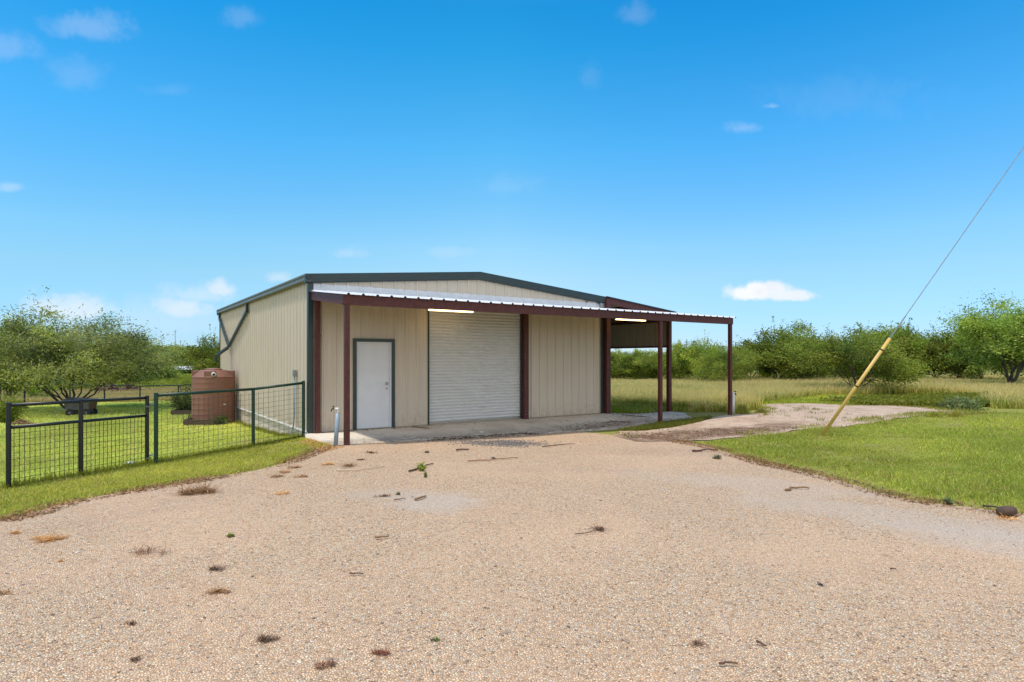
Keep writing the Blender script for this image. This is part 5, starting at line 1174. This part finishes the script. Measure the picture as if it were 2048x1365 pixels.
# even out the glow on the sun's side
dr_ = N(nt, 'ShaderNodeVectorMath', operation='DOT_PRODUCT'); dr_.inputs[1].default_value = (RT[0], RT[1], 0); L(nt, D_, dr_.inputs[0])
SKYCOL = mixc(nt, 1., SKYCOL, ramp(nt, smooth(nt, dr_.outputs['Value'], -.7, .5), [(0, (.68, .9, .99)), (.6, (1.02, 1.06, 1.06)), (1, (.8, .98, 1.1))]), 'MULTIPLY')
CLOUDS = True
if CLOUDS:
    def dirv(u, v):
        d = np.array([*(FW+RT*(u-1024)/F), -(v-V0)/F]); return d/np.linalg.norm(d)
    nz1 = noise(nt, D_, 26, 6, .62); nz2 = noise(nt, D_, 75, 5, .6)
    wob = math_(nt, 'ADD', math_(nt, 'MULTIPLY', math_(nt, 'SUBTRACT', nz1.outputs[0], .5), 2.2), math_(nt, 'MULTIPLY', math_(nt, 'SUBTRACT', nz2.outputs[0], .5), 1.0))
    tot = None
    # direction of each cloud, half width and half height (as angles), strength, edge softness
    for u, v, wp, hp, k, soft in ((1500, 588, 46, 20, .95, .4), (1512, 578, 30, 16, .95, .4), (1540, 580, 38, 16, .9, .45), (1575, 592, 50, 13, .85, .5), (440, 580, 24, 18, .6, .7), (365, 618, 48, 20, .55, .7), (150, 622, 72, 24, .6, .75), (90, 650, 150, 30, .22, 1.),
                                  (180, 55, 55, 24, .17, .9), (15, 98, 38, 26, .14, .9), (160, 152, 40, 30, .09, 1.), (340, 181, 36, 12, .05, 1.), (485, 36, 34, 19, .1, 1.), (20, 375, 18, 8, .25, .9),
                                  (1272, 32, 32, 24, .09, 1.), (1180, 155, 22, 24, .05, 1.), (1487, 256, 30, 11, .16, 1.), (1543, 213, 13, 6, .25, .9), (695, 508, 36, 12, .17, .9), (900, 506, 42, 11, .13, .9), (560, 556, 24, 12, .35, .8),
                                  (1010, 372, 70, 22, .06, 1.), (400, 590, 60, 20, .35, .9), (300, 640, 160, 40, .2, 1.), (1680, 200, 120, 40, .04, 1.)):
        c = dirv(u, v); r_ = np.array([RT[0], RT[1], 0]); up_ = np.cross(r_, c); sc = 1/math.hypot(F, math.hypot(u-1024, v-V0))
        def dot(vec, s):
            n = N(nt, 'ShaderNodeVectorMath', operation='DOT_PRODUCT'); n.inputs[1].default_value = tuple(vec/s); L(nt, sub, n.inputs[0]); return n.outputs['Value']
        sv = N(nt, 'ShaderNodeVectorMath', operation='SUBTRACT'); L(nt, D_, sv.inputs[0]); sv.inputs[1].default_value = tuple(c); sub = sv.outputs[0]
        a = dot(r_, wp*sc); b = dot(up_, hp*sc)
        # flatter underside
        b = math_(nt, 'MAXIMUM', b, math_(nt, 'MULTIPLY', b, -1.35))
        q = math_(nt, 'SQRT', math_(nt, 'ADD', math_(nt, 'MULTIPLY', a, a), math_(nt, 'MULTIPLY', b, b)))
        dn = N(nt, 'ShaderNodeVectorMath', operation='LENGTH'); L(nt, sub, dn.inputs[0])
        near = math_(nt, 'LESS_THAN', dn.outputs['Value'], .5)
        q = math_(nt, 'ADD', q, math_(nt, 'MULTIPLY', wob, .35+.8*soft))
        m = math_(nt, 'MULTIPLY', math_(nt, 'MULTIPLY', smooth(nt, q, 1+soft*.5, 1-soft), k), near)
        tot = m if tot is None else math_(nt, 'MAXIMUM', tot, m)
    shade = ramp(nt, nz1.outputs[0], [(.3, (3.7, 3.85, 4.1)), (.6, (4.35, 4.4, 4.45))])
    SKYCOL = mixc(nt, tot, SKYCOL, shade)
    # unseen bright clouds added behind the camera to fill-light the shaded gable
    df = N(nt, 'ShaderNodeVectorMath', operation='DOT_PRODUCT'); df.inputs[1].default_value = (-FW[0], -FW[1], 0); L(nt, D_, df.inputs[0])
    bn = noise(nt, D_, 2.6, 5, .6); cov = math_(nt, 'MULTIPLY', smooth(nt, df.outputs['Value'], .05, .5), smooth(nt, bn.outputs[0], .36, .58))
    SKYCOL = mixc(nt, cov, SKYCOL, (6.2, 6., 5.7))
L(nt, SKYCOL, bg.inputs[0]); L(nt, bg.outputs[0], out.inputs[0])
sd = bpy.data.lights.new('sun', 'SUN'); sd.energy = 2.15; sd.angle = math.radians(2.5); sd.color = (1, .95, .87); so = bpy.data.objects.new('sun', sd); COL.objects.link(so)
dv = Vector((SUN_AZ[0], SUN_AZ[1], 0)).normalized()*math.cos(SUN_EL)+Vector((0, 0, math.sin(SUN_EL)))
so.rotation_euler = dv.to_track_quat('Z', 'Y').to_euler(); so.location = (0, 0, 30)
cd = bpy.data.cameras.new('camera'); cd.sensor_width = 36; cd.lens = F/2048*36; cd.shift_y = (V0-682.5)/2048; cd.clip_end = 6000; cd.clip_start = .05
co = bpy.data.objects.new('camera', cd); COL.objects.link(co); co.location = (CX, CY, CH); co.rotation_euler = (PI/2, 0, -YAW); SC.camera = co
SC.view_settings.view_transform = 'Standard'; SC.view_settings.look = 'None'; SC.view_settings.exposure = .6; SC.view_settings.gamma = 1.
SC.render.engine = 'CYCLES'; SC.cycles.use_denoising = True; SC.cycles.denoising_prefilter = 'NONE'; SC.cycles.max_bounces = 8; SC.cycles.transparent_max_bounces = 8
